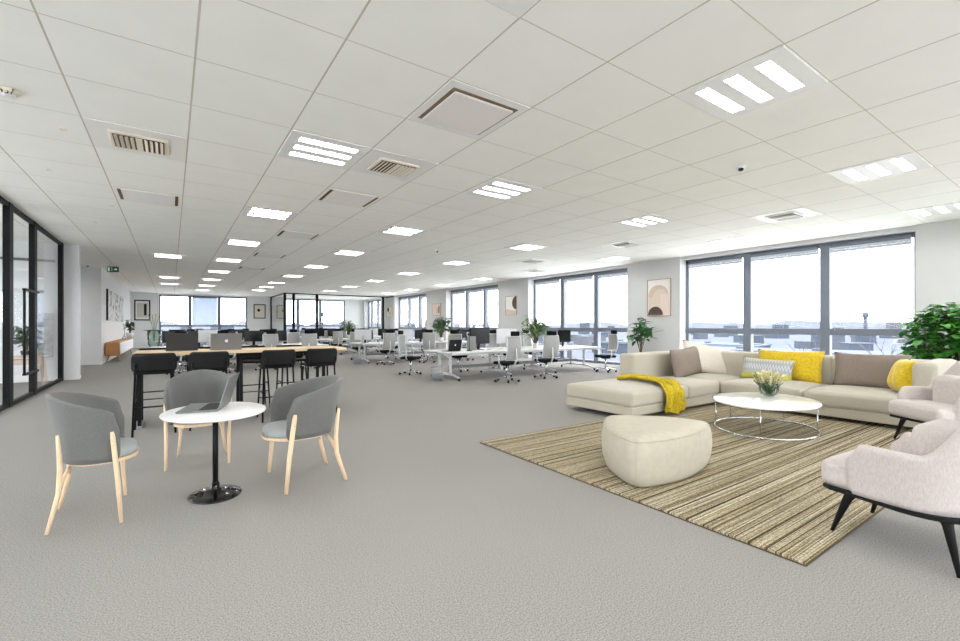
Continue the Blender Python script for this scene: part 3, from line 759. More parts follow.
# ------------------------------------------------------------------ tub chairs and armchairs
def ushell(rx, ry, yf, zb, ztop, th, flare, n=44, nz=9, back_lean=0):
    """U-shaped shell: path from front-left arm round the back to front-right; ztop(s) with s in 0 (back) .. 1 (arm end)"""
    L1 = yf; arc = PI * (rx + ry) / 2 * 1.0; tot = arc + 2 * L1
    def path(t, k):   # k = radius factor
        d = t * tot
        if d < L1: return Vector((-rx * k, yf - d, 0)), Vector((-1, 0, 0))
        if d > L1 + arc: return Vector((rx * k, d - L1 - arc, 0)), Vector((1, 0, 0))
        a = (d - L1) / arc * PI
        p = Vector((-rx * k * math.cos(a), -ry * k * math.sin(a), 0)); return p, Vector((-math.cos(a), -math.sin(a), 0))
    mb = MB(); rings = []
    for i in range(n):
        t = i / (n - 1); s = abs(2 * t - 1); zt = ztop(s)
        prof = []
        for j in range(nz):
            v = j / (nz - 1); z = zb + (zt - zb) * v; k = 1 + flare * (v - .5) * 2 * .5
            prof.append((k, z, 0))
        outer = [];inner = []
        for k, z, _ in prof:
            p, nrm = path(t, k); p.z = z; p.y -= back_lean * (1 - s) * (z - zb)
            outer.append(p.copy()); inner.append(p - nrm * th)
        # rounded rim
        rim = []
        for a in range(1, 6):
            an = a / 6 * PI; c = (outer[-1] + inner[-1]) / 2; nrm = path(t, 1)[1]
            rim.append(c + nrm * (th / 2 * math.cos(an)) + Vector((0, 0, th / 2 * math.sin(an))))
        loop = outer + rim + inner[::-1]
        if s > .985 or i in (0, n - 1):
            pass
        rings.append([mb.bm.verts.new(p) for p in loop])
    m = len(rings[0])
    for A, B in zip(rings, rings[1:]):
        for k in range(m): f = mb.bm.faces.new((A[k], A[(k + 1) % m], B[(k + 1) % m], B[k])); f.smooth = True
    for r_ in (rings[0], rings[-1]):
        # bulged end cap
        c = sum((v.co for v in r_), Vector()) / m; c.y += th * .5; cv = mb.bm.verts.new(c)
        mid = [mb.bm.verts.new(v.co.lerp(c, .35) + Vector((0, th * .4 * .8, 0))) for v in r_]
        for k in range(m):
            mb.bm.faces.new((r_[k], r_[(k + 1) % m], mid[(k + 1) % m], mid[k])).smooth = True
            mb.bm.faces.new((mid[k], mid[(k + 1) % m], cv)).smooth = True
    return mb
def tubchair(label, loc, rz, sc=None):
    t = thing('tub_chair', label, 'chair', loc, rz, 'grey tub chairs round the white table', sc)
    def zt(s):
        z = .905 - .14 * s ** 1.6
        if s > .93: z -= .09 * ((s - .93) / .07) ** 2
        return z
    ushell(.325, .295, .15, .435, zt, .035, .17, back_lean=.14).build('backrest', M_greyfab, t)
    def seat_out(r):
        o = []
        for k in range(40):
            a = 2 * PI * k / 40; c_, s_ = math.cos(a), math.sin(a); q = 2.5
            o.append((r * .265 * math.copysign(abs(c_) ** (2 / q), c_), .03 + r * .265 * math.copysign(abs(s_) ** (2 / q), s_)))
        return o
    mb = MB(); rr = []
    for s_, z in ((.0, .44), (.93, .44), (.97, .455), (.97, .48), (.9, .502), (.6, .512), (0, .514)):
        rr.append([mb.bm.verts.new((x, y, z)) for x, y in seat_out(max(s_, .001))])
    for A, B in zip(rr, rr[1:]):
        for k in range(40): mb.bm.faces.new((A[k], A[(k + 1) % 40], B[(k + 1) % 40], B[k])).smooth = True
    mb.build('seat', M_seatfab, t)
    mb = MB(); mb.prism(seat_out(1.0), .418, .442); bmesh.ops.bevel(mb.bm, geom=[e for e in mb.bm.edges], offset=.006, segments=1, affect='EDGES'); mb.build('seat_rim', M_ash, t)
    for sg in (-1, 1):
        mb = MB(); mb.tube([(sg * .325, .175, 0.0), (sg * .325, .15, .3), (sg * .338, .115, .62), (sg * .338, .11, .655)], [.015, .02, .02, .013], 10); mb.build('leg', M_ash, t)
        mb = MB(); mb.tube([(sg * .27, -.33, 0), (sg * .235, -.26, .25), (sg * .24, -.25, .40), (sg * .27, -.25, .52), (sg * .285, -.26, .66)], [.015, .02, .02, .018, .012], 10)
        mb.tube([(sg * .24, -.27, .24), (sg * .2, -.23, .35), (sg * .12, -.2, .41)], [.012, .014, .012], 8); mb.build('leg', M_ash, t)
        MB().tube([(sg * .352, .12, .57), (sg * .359, .12, .57)], .006, 8).build('bolt', M_chrome, t)
    return t
tc1 = tubchair('grey tub chair with ash legs to the left of the round white table', (-.44, 4.39, 0), -PI / 2 + .03, (.98, .78, 1))
tubchair('grey tub chair with ash legs to the right of the round white table', (.96, 4.33, 0), PI / 2 + .02, (1.08, 1.04, 1))
tubchair('grey tub chair facing the viewer behind the round white table', (.24, 5.42, 0), PI - .12, (.82, 1.0, 1))

def armchair(label, loc, rz):
    t = thing('armchair', label, 'armchair', loc, rz, 'blush armchairs')
    def zt(s):
        # back high, smooth dip to arms
        u = max(0, min(1, (s - .22) / .38)); u = u * u * (3 - 2 * u)
        z = .93 * (1 - u) + .60 * u
        if s > .94: z -= .06 * ((s - .94) / .06) ** 2
        return z
    ushell(.36, .34, .2, .3, zt, .075, .12, n=60, nz=10, back_lean=.12).build('backrest', M_blush, t)
    MB().pad(-.32, .32, -.06, .4, .3, .475, .05, .02, .01).build('seat_cushion', M_blush, t)
    MB().pad(-.2, .2, -.25, -.02, .3, .8, .06, .0, .02).build('back_cushion', M_blush, t)
    # black rail following the plan
    def plan(k, dz=0):
        p = [(.33 * k, .34), (.3 * k, .39)]; q = [(-.3 * k, .39), (-.33 * k, .34)]
        arc = [(-.36 * k * math.cos(a * PI / 16), -.03 - .345 * k * math.sin(a * PI / 16)) for a in range(17)]
        return q + arc + p
    mb = MB(); mb.prism(plan(.975), .275, .302); bmesh.ops.bevel(mb.bm, geom=list(mb.bm.edges), offset=.006, segments=1, affect='EDGES'); mb.build('rail', M_blackpl, t)
    for sx in (-1, 1):
        for (x0, y0, x1, y1) in ((.27, .27, .30, .32), (.22, -.22, .31, -.29)):
            mb = MB(); mb.tube([(sx * x0 * .92, y0 * .9, .272), (sx * (x0 * .95), y0 * .95, .235), (sx * x1, y1, 0)], [.036, .027, .011], 10); mb.build('leg', M_blackpl, t)
    return t
armchair('blush textured armchair with black splayed legs at the rug corner, nearest the viewer', (3.94, .79, .009), -.1).rotation_euler[0] = .035
armchair('second blush armchair standing on the rug at the end of the sofa', (7.38, 1.2, RZ + .001), .96)

# ------------------------------------------------------------------ round table and laptops
va2 = math.atan2(.3, 4.3)
rt = thing('round_table', 'small round white pedestal table with glossy black base among the tub chairs', 'table', (.3, 4.3, 0), 0)
MB().lathe([(0, .678), (.36, .678), (.375, .684), (.38, .692), (.375, .7), (.365, .703), (0, .703)], 64, 1, 1.17).build('tabletop', mat('white_matt', (238, 238, 238), .35), rt)
M_gb = mat('gloss_black', (10, 10, 10), .06)
MB().lathe([(0, 0), (.19, 0), (.195, .008), (.19, .014), (.12, .03), (.06, .045), (.035, .07), (.027, .11), (0, .11)], 48, 1, 1.12).build('foot', M_gb, rt)
MB().tube([(0, 0, .08), (0, 0, .68)], .021, 16).build('column', M_blackpl, rt)
MB().tube([(.075, .02, .03), (.075, .02, .05)], .012, 10).tube([(-.07, .06, .03), (-.07, .06, .05)], .012, 10).build('bolt', M_chrome, rt)
def laptop(label, loc, rz, w=.36, d=.25, h=.24, open_=1.9, shell=None, logo=False, group='laptops'):
    """front toward -Y, hinge at +Y (y=0)"""
    shell = shell or M_alu
    t = thing('laptop', label, 'laptop', loc, rz)
    MB().box(-w / 2, w / 2, -d, 0, 0, .014, .005, 2).build('base', shell, t)
    MB().box(-w * .42, w * .42, -d * .5, -d * .08, .0142, .0152).build('keyboard', M_blackpl, t)
    MB().box(-w * .14, w * .14, -d * .92, -d * .56, .0142, .0147).build('trackpad', M_alu, t)
    R = Matrix.Translation((0, 0, .012)) @ Matrix.Rotation(-(open_ - PI / 2), 4, 'X')
    lid = MB().box(-w / 2, w / 2, -.002, .006, 0, h, .003, 1, R).build('lid', shell, t)
    MB().box(-w * .46, w * .46, -.0032, -.0022, h * .06, h * .94, 0, 1, R).build('screen', M_screen, t)
    if logo:
        pts = [(.0, .020), (.010, .024), (.020, .018), (.0165, .008), (.021, -.004), (.012, -.020), (.004, -.018), (-.004, -.018), (-.012, -.020), (-.021, -.004), (-.020, .012), (-.010, .024)]
        Rl = R @ Matrix.Translation((0, .0062, h * .52)) @ Matrix.Rotation(-PI / 2, 4, 'X') @ Matrix.Diagonal((-1, -1, 1, 1))
        m = MB(); m.prism([(x, y) for x, y in pts], 0, .0012, Rl); m.prism([(.001, .027), (.003, .034), (.010, .038), (.008, .030)], 0, .0012, Rl); m.build('emblem', M_white, lid)
    return t
laptop('open grey laptop seen from the side on the round white table', (.37, 4.40, .704), -1.854, .42, .3, .28, 1.86)
# ------------------------------------------------------------------ bar table with stools
bt = thing('bar_table', 'long high light oak table with black trestle legs behind the tub chairs', 'table', (0, 0, 0))
BX0, BX1, BY0, BY1 = -.42, 2.42, 7.45, 8.3
MB().box(BX0, BX1, BY0, BY1, 1.0, 1.04, .006, 2).build('tabletop', M_oak, bt)
for x in (-.36, .88, 2.12):
    for y, y2 in ((7.76, 7.7), (8.1, 8.16)): MB().bar((x, y, 1.0), (x, y2, 0), .045, .045).build('leg', M_black, bt)
    MB().box(x - .02, x + .02, 7.74, 8.12, .955, 1.0).build('rail', M_black, bt)
    MB().box(x - .03, x + .03, 7.66, 8.2, .0, .03).build('foot_bar', M_silver, bt)
MB().box(.9, 2.1, 7.72, 7.76, .955, 1.0).build('rail', M_black, bt)
def stool(label, loc, rz):
    t = thing('bar_stool', label, 'stool', loc, rz, 'black bar stools at the high table')
    # front = +Y ; low back at -Y
    MB().pad(-.22, .22, -.2, .19, .775, .81, .015, .004).build('seat', M_blackpl, t)
    def fn(u, v):
        a = (u - .5) * 1.5; x = math.sin(a) * .34; y = -.26 + (1 - math.cos(a)) * .3
        z = .81 + .24 * v; e = abs(2 * u - 1)
        rr = .035 * max(0, (e - .86) / .14) ** 2
        z = .93 + (z - .93) * (1 - max(0, (e - .84) / .16) ** 2 * .45)
        return Vector((x, y - .03 * v, z))
    mb = MB(); mb.grid(fn, 25, 8); o = mb.build('backrest', M_blackpl, t); md = o.modifiers.new('s', 'SOLIDIFY'); md.thickness = .03; md.offset = 0
    for sx in (-1, 1):
        MB().bar((sx * .19, .16, .76), (sx * .225, .235, 0), .024, .024, .004).build('leg', M_black, t)
        MB().tube([(sx * .225, -.25, 0), (sx * .2, -.2, .76), (sx * .2, -.25, .92)], .013, 8).build('leg', M_black, t)
        MB().bar((sx * .21, .2, .42), (sx * .212, -.222, .42), .018, .018).build('stretcher', M_black, t)
    MB().bar((-.212, .205, .3), (.212, .205, .3), .03, .012).build('footrest', M_black, t)
    MB().bar((-.212, -.224, .36), (.212, -.224, .36), .018, .018).build('stretcher', M_black, t)
    return t
stl = None
near = ['leftmost', 'second from the left', 'second from the right end', 'rightmost, at the table end']
for i, x in enumerate((-.18, .43, 1.31, 1.93)):
    lab = 'black bar stool on the near side of the high table, ' + near[i]
    if stl is None: stl = stool(lab, (x, 7.36, 0), 0)
    else: dup(stl, (x, 7.36, 0), 0, lab)
for i, x in enumerate((-.2, .42, 1.16, 1.79)):
    dup(stl, (x, 8.55, 0), PI, 'black bar stool on the far side of the high table, ' + ['at the left end', 'behind the grey laptop', 'second from the right end', 'nearest the right end'][i])
laptop('dark laptop open on the high oak table, at the left', (.13, 7.82, 1.04), PI + .05, .39, .25, .25, 1.75, M_aludark)
laptop('grey laptop with a light fruit emblem on its lid, on the high oak table', (.68, 7.72, 1.04), PI, .41, .26, .245, 1.8, M_alu, True)

# ------------------------------------------------------------------ desks, office chairs, screens
def desk(label, x0, x1, y0, y1, group='white bench desks'):
    t = thing('bench_desk', label, 'desk', ((x0 + x1) / 2, (y0 + y1) / 2, 0), 0, group)
    hw, hd_ = (x1 - x0) / 2, (y1 - y0) / 2
    MB().box(-hw, hw, -hd_, hd_, .71, .74, .004, 1).build('tabletop', M_white, t)
    MB().box(-hw + .02, hw - .02, -hd_ + .06, -hd_ + .1, .66, .71).box(-hw + .02, hw - .02, hd_ - .1, hd_ - .06, .66, .71).build('beam', M_steel, t)
    MB().box(-hw + .4, hw - .4, -.1, .1, .26, .34).build('cable_tray', mat('tray_grey', (120, 121, 123), .5), t)
    n = max(2, round((x1 - x0) / 1.9) + 1)
    for k in range(n):
        x = -hw + .25 + k * (2 * hw - .5) / (n - 1)
        l = MB(); l.bar((x, -.28, .16), (x, -.28, .7), .07, .04).bar((x, .28, .16), (x, .28, .7), .07, .04); l.bar((x, -.3, .14), (x, .3, .14), .05, .05)
        l.bar((x, -hd_ + .08, .075), (x, -.28, .15), .05, .035).bar((x, hd_ - .08, .075), (x, .28, .15), .05, .035); l.bar((x, -.28, .68), (x, .28, .68), .05, .04)
        o = l.build('leg', M_steel, t)
        for y in (-hd_ + .08, hd_ - .08): MB().tube([(x - .015, y, .032), (x + .015, y, .032)], .032, 12).build('caster', M_blackpl, o)
    return t
def chair0():
    t = thing('office_chair', '', 'chair', (0, 0, 0), 0, None)
    MB().pad(-.24, .24, -.23, .25, .44, .51, .03, .01).build('seat', M_dark, t)
    def fn(u, v):
        a = (u - .5) * 2; z = .56 + .58 * v; x = a * (.235 - .02 * abs(v - .5))
        y = -.25 - .05 * v + .05 * a * a - .05 * math.sin(v * PI)
        return Vector((x, y, z))
    mb = MB(); mb.grid(fn, 13, 12); o = mb.build('backrest', M_mesh, t); md = o.modifiers.new('s', 'SOLIDIFY'); md.thickness = .02; md.offset = 0
    fr = MB()
    for sg in (0, 1): fr.tube([fn(sg, v / 8) for v in range(9)], .014, 6)
    fr.tube([fn(u / 8, 1) for u in range(9)], .014, 6).tube([fn(u / 8, 0) for u in range(9)], .014, 6)
    fr.tube([(0, -.02, .42), (0, -.26, .42), (0, -.36, .56), (0, -.345, .85)], [.02, .022, .022, .015], 8); fr.build('back_frame', M_steel, t)
    MB().pad(-.14, .14, -.33, -.27, 1.15, 1.27, .02).build('headrest', M_dark, t)
    for sx in (-1, 1):
        a = MB(); a.tube([(sx * .22, -.02, .44), (sx * .28, -.02, .46), (sx * .29, -.02, .66)], .016, 8); a.box(sx * .29 - .035, sx * .29 + .035, -.16, .12, .66, .69, .01, 2); a.build('armrest', M_steel, t)
    MB().tube([(0, 0, .12), (0, 0, .44)], [.03, .02], 12).build('gas_lift', M_chrome, t)
    MB().box(-.1, .1, -.12, .1, .4, .44, .01, 1).build('mechanism', M_blackpl, t)
    bs = MB()
    for k in range(5):
        an = 2 * PI * k / 5 + .3; bs.bar((0, 0, .12), (.29 * math.cos(an), .29 * math.sin(an), .08), .04, .028)
    o = bs.build('star_base', M_chrome, t)
    for k in range(5):
        an = 2 * PI * k / 5 + .3; x, y = .31 * math.cos(an), .31 * math.sin(an)
        px, py = -math.sin(an) * .022, math.cos(an) * .022
        MB().tube([(x - px, y - py, .032), (x + px, y + py, .032)], .032, 10).build('caster', M_blackpl, o)
    return t
CH = None; KEEP = []
def chair(x, y, rz, label, group=None):
    global CH
    if CH is None:
        CH = chair0(); CH.location = (x, y, 0); CH.rotation_euler = (0, 0, rz); CH['label'] = label
        CH['group'] = group or 'grey office chairs at the desks'; return CH
    return dup(CH, (x, y, 0), rz, label, group or 'grey office chairs at the desks')
def monitor0(white=False):
    t = thing('monitor', '', 'monitor', (0, 0, 0), 0, 'screens on the desks')
    m = M_steel if white else M_blackpl
    MB().box(-.31, .31, -.012, .022, .14, .53, .006, 1).build('housing', m, t)
    MB().box(-.298, .298, -.0135, -.0125, .155, .518).build('screen', M_screen, t)
    st = MB(); st.bar((0, .07, .01), (0, .03, .3), .09, .012, up=(0, 1, 0)); st.build('stand', M_silver if white else M_blackpl, t)
    MB().box(-.12, .12, -.05, .13, 0, .012, .004, 1).build('foot', M_silver if white else M_blackpl, t)
    return t
MON = {}
def monitor(x, y, rz, label, white=False, sc=1.0):
    if white not in MON:
        o = MON[white] = monitor0(white); o.location = (x, y, .741); o.rotation_euler = (0, 0, rz); o['label'] = label
    else: o = dup(MON[white], (x, y, .741), rz, label, 'screens on the desks')
    o.scale = (sc, sc, sc); return o
# front desk bench (closest to the windows)
desk('white bench desk nearest the sofa, running toward the windows', 5.75, 11.3, 9.55, 11.15)
CHL = 'grey mesh office chair '
chair(6.95, 8.9, .12, CHL + 'before the nearest desk, leftmost with its back turned')
chair(8.35, 8.95, -.25, CHL + 'before the nearest desk, just right of the leafy plant')
chair(10.95, 9.1, PI / 2 - .3, CHL + 'seen side on at the window end of the nearest desk')
chair(5.72, 11.85, -2.4, CHL + 'behind the left end of the nearest desk, beside the waste bin')
for i, x in enumerate((7.3, 8.9, 10.4)): chair(x, 11.8, PI + .2 * (i - 1), CHL + 'on the far side of the nearest desk, ' + ['left', 'middle', 'right'][i] + ' of three')
laptop('black laptop with small light emblem open at the left end of the nearest desk', (6.05, 9.95, .741), PI + .15, .42, .28, .3, 1.8, M_blackpl, True)
monitor(7.1, 10.3, 0.1, 'black monitor on the nearest desk beside the slim desk lamp', False, 1.15)
tag(MB().box(-.16, .16, -.01, .01, 0, .38, .004, 1).box(-.1, .1, -.07, .07, 0, .012).build('document_stand', mat('grey_panel', (122, 120, 118), .5), loc=(6.72, 10.15, .741), rot=(0, 0, .15)), 'grey upright panel standing between the desk lamp and the black monitor', 'panel')
monitor(8.05, 10.3, PI - .15, 'pale grey computer seen from behind, left of the desk plant on the nearest desk', True, 1.1)
monitor(8.45, 10.6, .5, 'dark screen turned aside just left of the desk plant', False, 1.0)
monitor(10.4, 10.3, .1, 'black monitor at the window end of the nearest desk', False, 1.0)
dl = thing('desk_lamp', 'slim black desk lamp standing upright on the nearest desk', 'lamp', (6.45, 9.85, .741))
MB().lathe([(0, 0), (.08, 0), (.08, .012), (.02, .02), (0, .02)], 20).build('base', M_blackpl, dl)
MB().tube([(0, 0, .02), (0, 0, .56)], .009, 8).build('pole', M_blackpl, dl)
MB().tube([(0, 0, .44), (-.04, 0, .44)], .03, 10).tube([(0, 0, .56), (-.25, .05, .56)], .01, 8).build('joint', M_blackpl, dl)
MB().tube([(-.25, .05, .56), (-.33, .06, .54)], [.035, .04], 12).build('head', M_blackpl, dl)
for i, (x, y, lab) in enumerate(((7.0, 9.75, 'left of the first chair'), (7.6, 9.75, 'right of the first chair'), (10.2, 9.8, 'before the window end monitor'))):
    tag(MB().box(-.2, .2, -.07, .07, 0, .015, .004, 1).build('keyboard', M_white, loc=(x, y, .741)), 'slim white keyboard on the nearest desk, ' + lab, 'keyboard', 'keyboards')
for i, (x, y, lab) in enumerate(((7.35, 10.02, 'by the grey panel'), (7.75, 10.0, 'below the pale computer'), (9.4, 9.9, 'right of the desk plant'))):
    tag(MB().box(-.15, .15, -.11, .11, 0, .02).box(-.13, .15, -.1, .11, .02, .03).build('paper_stack', M_paper, loc=(x, y, .741), rot=(0, 0, .2 * i)), 'small stack of white paper on the nearest desk ' + lab, 'paper', 'paper stacks')
wb = thing('waste_bin', 'round silver wire waste bin on the floor at the left end of the nearest desk', 'bin', (5.55, 9.95, 0))
m = MB()
for k in range(28):
    a0 = 2 * PI * k / 28
    for d_ in (.5, -.5): m.tube([((.12 + .05 * z) * math.cos(a0 + d_ * z), (.12 + .05 * z) * math.sin(a0 + d_ * z), .36 * z + .01) for z in (0, .33, .66, 1)], .004, 4)
for z, r in ((.01, .12), (.37, .17), (.18, .145)): m.tube([(r * math.cos(2 * PI * k / 24), r * math.sin(2 * PI * k / 24), z) for k in range(24)], .007, 5, closed=True)
m.build('basket', M_silver, wb); MB().lathe([(0, .005), (.12, .005), (.12, .012), (0, .012)], 24).build('bottom', M_silver, wb)
wb2 = dup(wb, (5.62, 16.1, 0), 0, 'round silver wire waste bin beside the left end of the second desk row', 'waste bins')
wb['group'] = 'waste bins'

def row(tagn, x0, x1, y0, nearx, farx, mons, whites=(), far=True):
    desk('white topped ' + tagn, x0, x1, y0, y0 + 1.6)
    for i, x in enumerate(nearx): chair(x, y0 - .6 - .12 * (i % 2), .35 * math.sin(i * 2.3 + x), '%s grey office chair from the left, near side of the %s' % (['first', 'second', 'third', 'fourth'][i], tagn))
    for i, x in enumerate(farx): chair(x, y0 + 2.25, PI + .3 * math.sin(i * 1.7 + x), '%s grey office chair from the left, far side of the %s' % (['first', 'second', 'third', 'fourth'][i], tagn))
    for i, (x, dy, a) in enumerate(mons): monitor(x, y0 + dy, a, '%s black monitor from the left on the %s' % (ORD[i] if i else 'first', tagn), False, .95)
    for i, (x, dy, a) in enumerate(whites): monitor(x, y0 + dy, a, 'pale computer seen from behind on the %s, %s' % (tagn, ['inner one', 'leftmost one'][i % 2]), True)
row('second window side desk row', 5.8, 11.5, 16.0, (6.45, 8.1, 9.9), (6.4, 8.0, 9.7), ((6.25, .95, 0), (7.05, .6, .1), (8.5, .6, 0), (10.3, .7, 0), (10.95, .9, .1)), ((7.75, .5, PI), (5.95, .4, PI - .4)))
row('desks behind the bar table', -.55, 4.6, 16.2, (.2, 1.3, 2.5, 3.8), (.1, 1.6, 2.9, 4.0), ((.05, .9, 0), (.72, .6, .1), (1.45, .6, 0), (2.3, .6, 0), (3.1, .9, 0)), ((1.0, .5, PI),))
row('third window side desk row', 5.8, 11.5, 22.6, (6.6, 8.1, 9.6), (7.0, 9.0), ((6.1, .6, 0), (6.85, .6, 0), (8.3, .6, 0), (9.5, .6, 0), (10.3, .6, 0)), ((8.9, .5, PI),))
row('rear left desk row', -.55, 4.6, 22.8, (.6, 2.2, 3.7), (1.2, 3.0), ((.2, .6, 0), (1.3, .6, 0), (2.7, .6, 0), (3.9, .6, 0)))
row('farthest desk row', 6.2, 11.5, 28.0, (7.0, 8.6, 10.2), (), ((7.0, .6, 0), (8.3, .6, 0), (9.6, .6, 0)))

# meeting table in glass box, with standing lamp
mt_ = thing('meeting_table', 'white table with slim splayed legs inside the far glass box', 'table', (7.9, 33.0, 0))
MB().box(-.8, .8, -.45, .45, .72, .75, .004, 1).build('tabletop', M_white, mt_)
for sx in (-1, 1):
    for sy in (-1, 1): MB().bar((sx * .5, sy * .3, .72), (sx * .75, sy * .4, 0), .04, .04).build('leg', M_white, mt_)
chair(7.3, 32.1, .3, 'office chair at the left of the table inside the far glass box'); chair(8.6, 32.2, -.2, 'office chair at the right of the table inside the far glass box')
fl = thing('floor_lamp', 'tall thin black standing lamp inside the far glass box', 'lamp', (8.5, 31.3, 0))
MB().lathe([(0, 0), (.15, 0), (.15, .02), (0, .03)], 24).build('base', M_blackpl, fl); MB().tube([(0, 0, .02), (0, 0, 2.1)], .03, 10).build('pole', M_blackpl, fl); MB().lathe([(.04, 2.05), (.06, 2.05), (.06, 2.35), (.04, 2.35)], 16).build('shade', M_blackpl, fl)

# ------------------------------------------------------------------ sideboard with its plants
sb = thing('sideboard', 'low sideboard with honey wood case and white front along the left wall', 'cabinet', (-1.86, 25.6, 0))
MB().box(-.22, .22, -3.6, 3.6, .26, .78, .04, 4).build('body', M_honey, sb)
for k in range(4): d_ = MB().box(.2205, .235, -3.52 + k * 1.77, -3.52 + k * 1.77 + 1.73, .3, .74, .004, 1).build('door', M_white, sb)
for sx in (-1, 1):
    for y in (-3.2, 3.2): MB().tube([(sx * .12, y, .28), (sx * .19, y + (.12 if y > 0 else -.12), 0)], [.03, .015], 10).build('leg', M_honey, sb)

def plant(name, label, loc, kind, h0, h1, rad, n, L_, W_, m, pot=None, stems=6, cat='plant', pr=.18, ph=.35):
    t = thing(name, label, cat, loc)
    if pot:
        MB().lathe([(0, 0), (pr * .75, 0), (pr * .9, ph * .4), (pr, ph), (pr * .92, ph), (pr * .88, ph * .92), (0, ph * .9)], 28).build('pot', pot, t)
    st = MB(); fo = MB(); rnd = random.Random(hash(label) % 1000 if False else len(label) * 7 + n)
    base = ph * .88 if pot else 0
    tips = []
    for k in range(stems):
        a = 2.4 * k + rnd.random(); r = rad * (.25 + .75 * rnd.random()); ht = h0 + (h1 - h0) * (.35 + .65 * rnd.random())
        if kind == 'tree':
            p = [(0, 0, base), (rnd.uniform(-.03, .03), rnd.uniform(-.03, .03), h0 * .8), (r * .4 * math.cos(a), r * .4 * math.sin(a), (h0 + ht) / 2), (r * math.cos(a), r * math.sin(a), ht)]
        else:
            p = [(.03 * math.cos(a), .03 * math.sin(a), base), (r * .3 * math.cos(a), r * .3 * math.sin(a), base + (ht - base) * .5), (r * math.cos(a), r * math.sin(a), ht)]
        st.tube(p, [.012 + .0 * j for j in range(len(p))], 6); tips.append([Vector(q) for q in p])
    st.build('stem', M_stem, t)
    for k in range(n):
        tp = tips[k % stems]; f = rnd.random() ** .6
        a_, b_ = tp[-2], tp[-1]; c = a_.lerp(b_, f) + Vector((rnd.gauss(0, 1), rnd.gauss(0, 1), rnd.gauss(0, 1))) * rad * .12
        if kind == 'dense':
            while True:
                q = Vector((rnd.uniform(-1, 1), rnd.uniform(-1, 1), rnd.uniform(-1, 1)))
                if .35 < q.length < 1: break
            c = Vector((q.x * rad, q.y * rad, (h0 + h1) / 2 + q.z * (h1 - h0) / 2))
        a = rnd.random() * 2 * PI; d = Vector((math.cos(a), math.sin(a), rnd.uniform(-.5, .7)))
        leafq(fo, c, d, (0, 0, 1), L_ * rnd.uniform(.7, 1.2), W_ * rnd.uniform(.8, 1.15), rnd.uniform(.1, .45))
    fo.build('foliage', m, t, fixn=False)
    return t
plant('potted_ficus', 'slender green leafy tree standing against the wall pier behind the sofa', (12.2, 8.75, 0), 'tree', .75, 1.75, .42, 95, .3, .15, M_leaf, M_pot, 9)
plant('potted_ficus', 'big dense glossy green bush behind the right end of the sofa', (11.85, 1.82, 0), 'dense', .4, 1.84, .72, 1250, .2, .14, M_leaf2, M_pot, 12, pr=.25, ph=.4)
o = plant('desk_plant', 'bushy light green plant on the nearest desk between the two office chairs', (9.12, 10.25, .741), 'bush', .15, .95, .42, 330, .22, .06, M_leaf3, M_pot, 14, pr=.09, ph=.14)
plant('potted_monstera', 'dark green broad leaved plant behind the black laptop', (9.35, 16.45, .741), 'bush', .3, 1.05, .42, 60, .34, .2, M_leaf, M_pot, 12, pr=.12, ph=.18)
plant('desk_plant', 'light green feathery plant on the third row desk', (7.55, 22.95, .741), 'bush', .3, .95, .5, 160, .28, .07, M_leaf3, M_pot, 12, pr=.12, ph=.2)
plant('desk_plant', 'green leafy plant in a white pot on the sideboard', (-1.66, 27.6, .78), 'bush', .35, 1.0, .14, 50, .22, .15, M_leaf, M_pot, 10, pr=.16, ph=.28)
plant('desk_plant', 'leafy plant on the wooden stool seen through the left glass wall', (-2.82, 14.7, .72), 'bush', .15, .68, .3, 90, .2, .12, M_leaf, M_black, 12, pr=.09, ph=.1)
tw = thing('twig_vase', 'tiny vase with a thin twig on the near end of the sideboard', 'vase', (-1.8, 26.4, .78))
MB().lathe([(0, 0), (.06, 0), (.08, .08), (.03, .18), (.03, .22), (0, .22)], 16).build('vase', M_glass3, tw); MB().tube([(0, 0, .1), (.02, 0, .5), (-.05, 0, .75)], .008, 5).tube([(.01, 0, .4), (.1, 0, .65)], .006, 5).build('twig', M_stem, tw)
# wooden stool in the meeting room
ws = thing('wooden_stool', 'pale wooden bench stool carrying the plant behind the left glass wall', 'stool', (-2.82, 14.75, 0))
M_pw = mat('pinkish_wood', (206, 176, 158), .6)
MB().box(-.36, .36, -.2, .2, .66, .7, .01, 2).build('seat', M_pw, ws); MB().box(-.3, .3, -.16, .16, .5, .62, .01, 1).build('apron', M_pw, ws)
for sx in (-1, 1):
    for sy in (-1, 1): MB().bar((sx * .27, sy * .14, .66), (sx * .33, sy * .18, 0), .05, .05, .005).build('leg', M_pw, ws)
# orchid in tall glass
og = thing('orchid_vase', 'white orchid in a tall clear glass vase on a white plinth near the back wall', 'vase', (-.56, 21.6, 0))
MB().box(-.3, .3, -.3, .3, 0, .55, .01, 1).build('plinth', M_white, og)
MB().lathe([(0, .56), (.14, .56), (.2, .7), (.22, 1.0), (.22, 1.25), (.21, 1.25), (.21, 1.0), (.18, .7), (.12, .58), (0, .58)], 24).build('glass', M_glass3, og)
m = MB()
for k in range(26):
    a = k * 2.4; leafq(m, (.05 * math.cos(a), .05 * math.sin(a), 1.22), (math.cos(a), math.sin(a), .35), (0, 0, 1), .3, .09, .4)
m.build('leaves', mat('orchid_leaf', (34, 48, 30), .5), og, fixn=False)
m = MB()
for k in range(4): m.tube([(0, 0, .8), (.05 * (k - 1.5), .02, 1.5), (.12 * (k - 1.5), 0, 1.85)], .008, 5)
m.build('stem', M_leaf3, og)
m = MB()
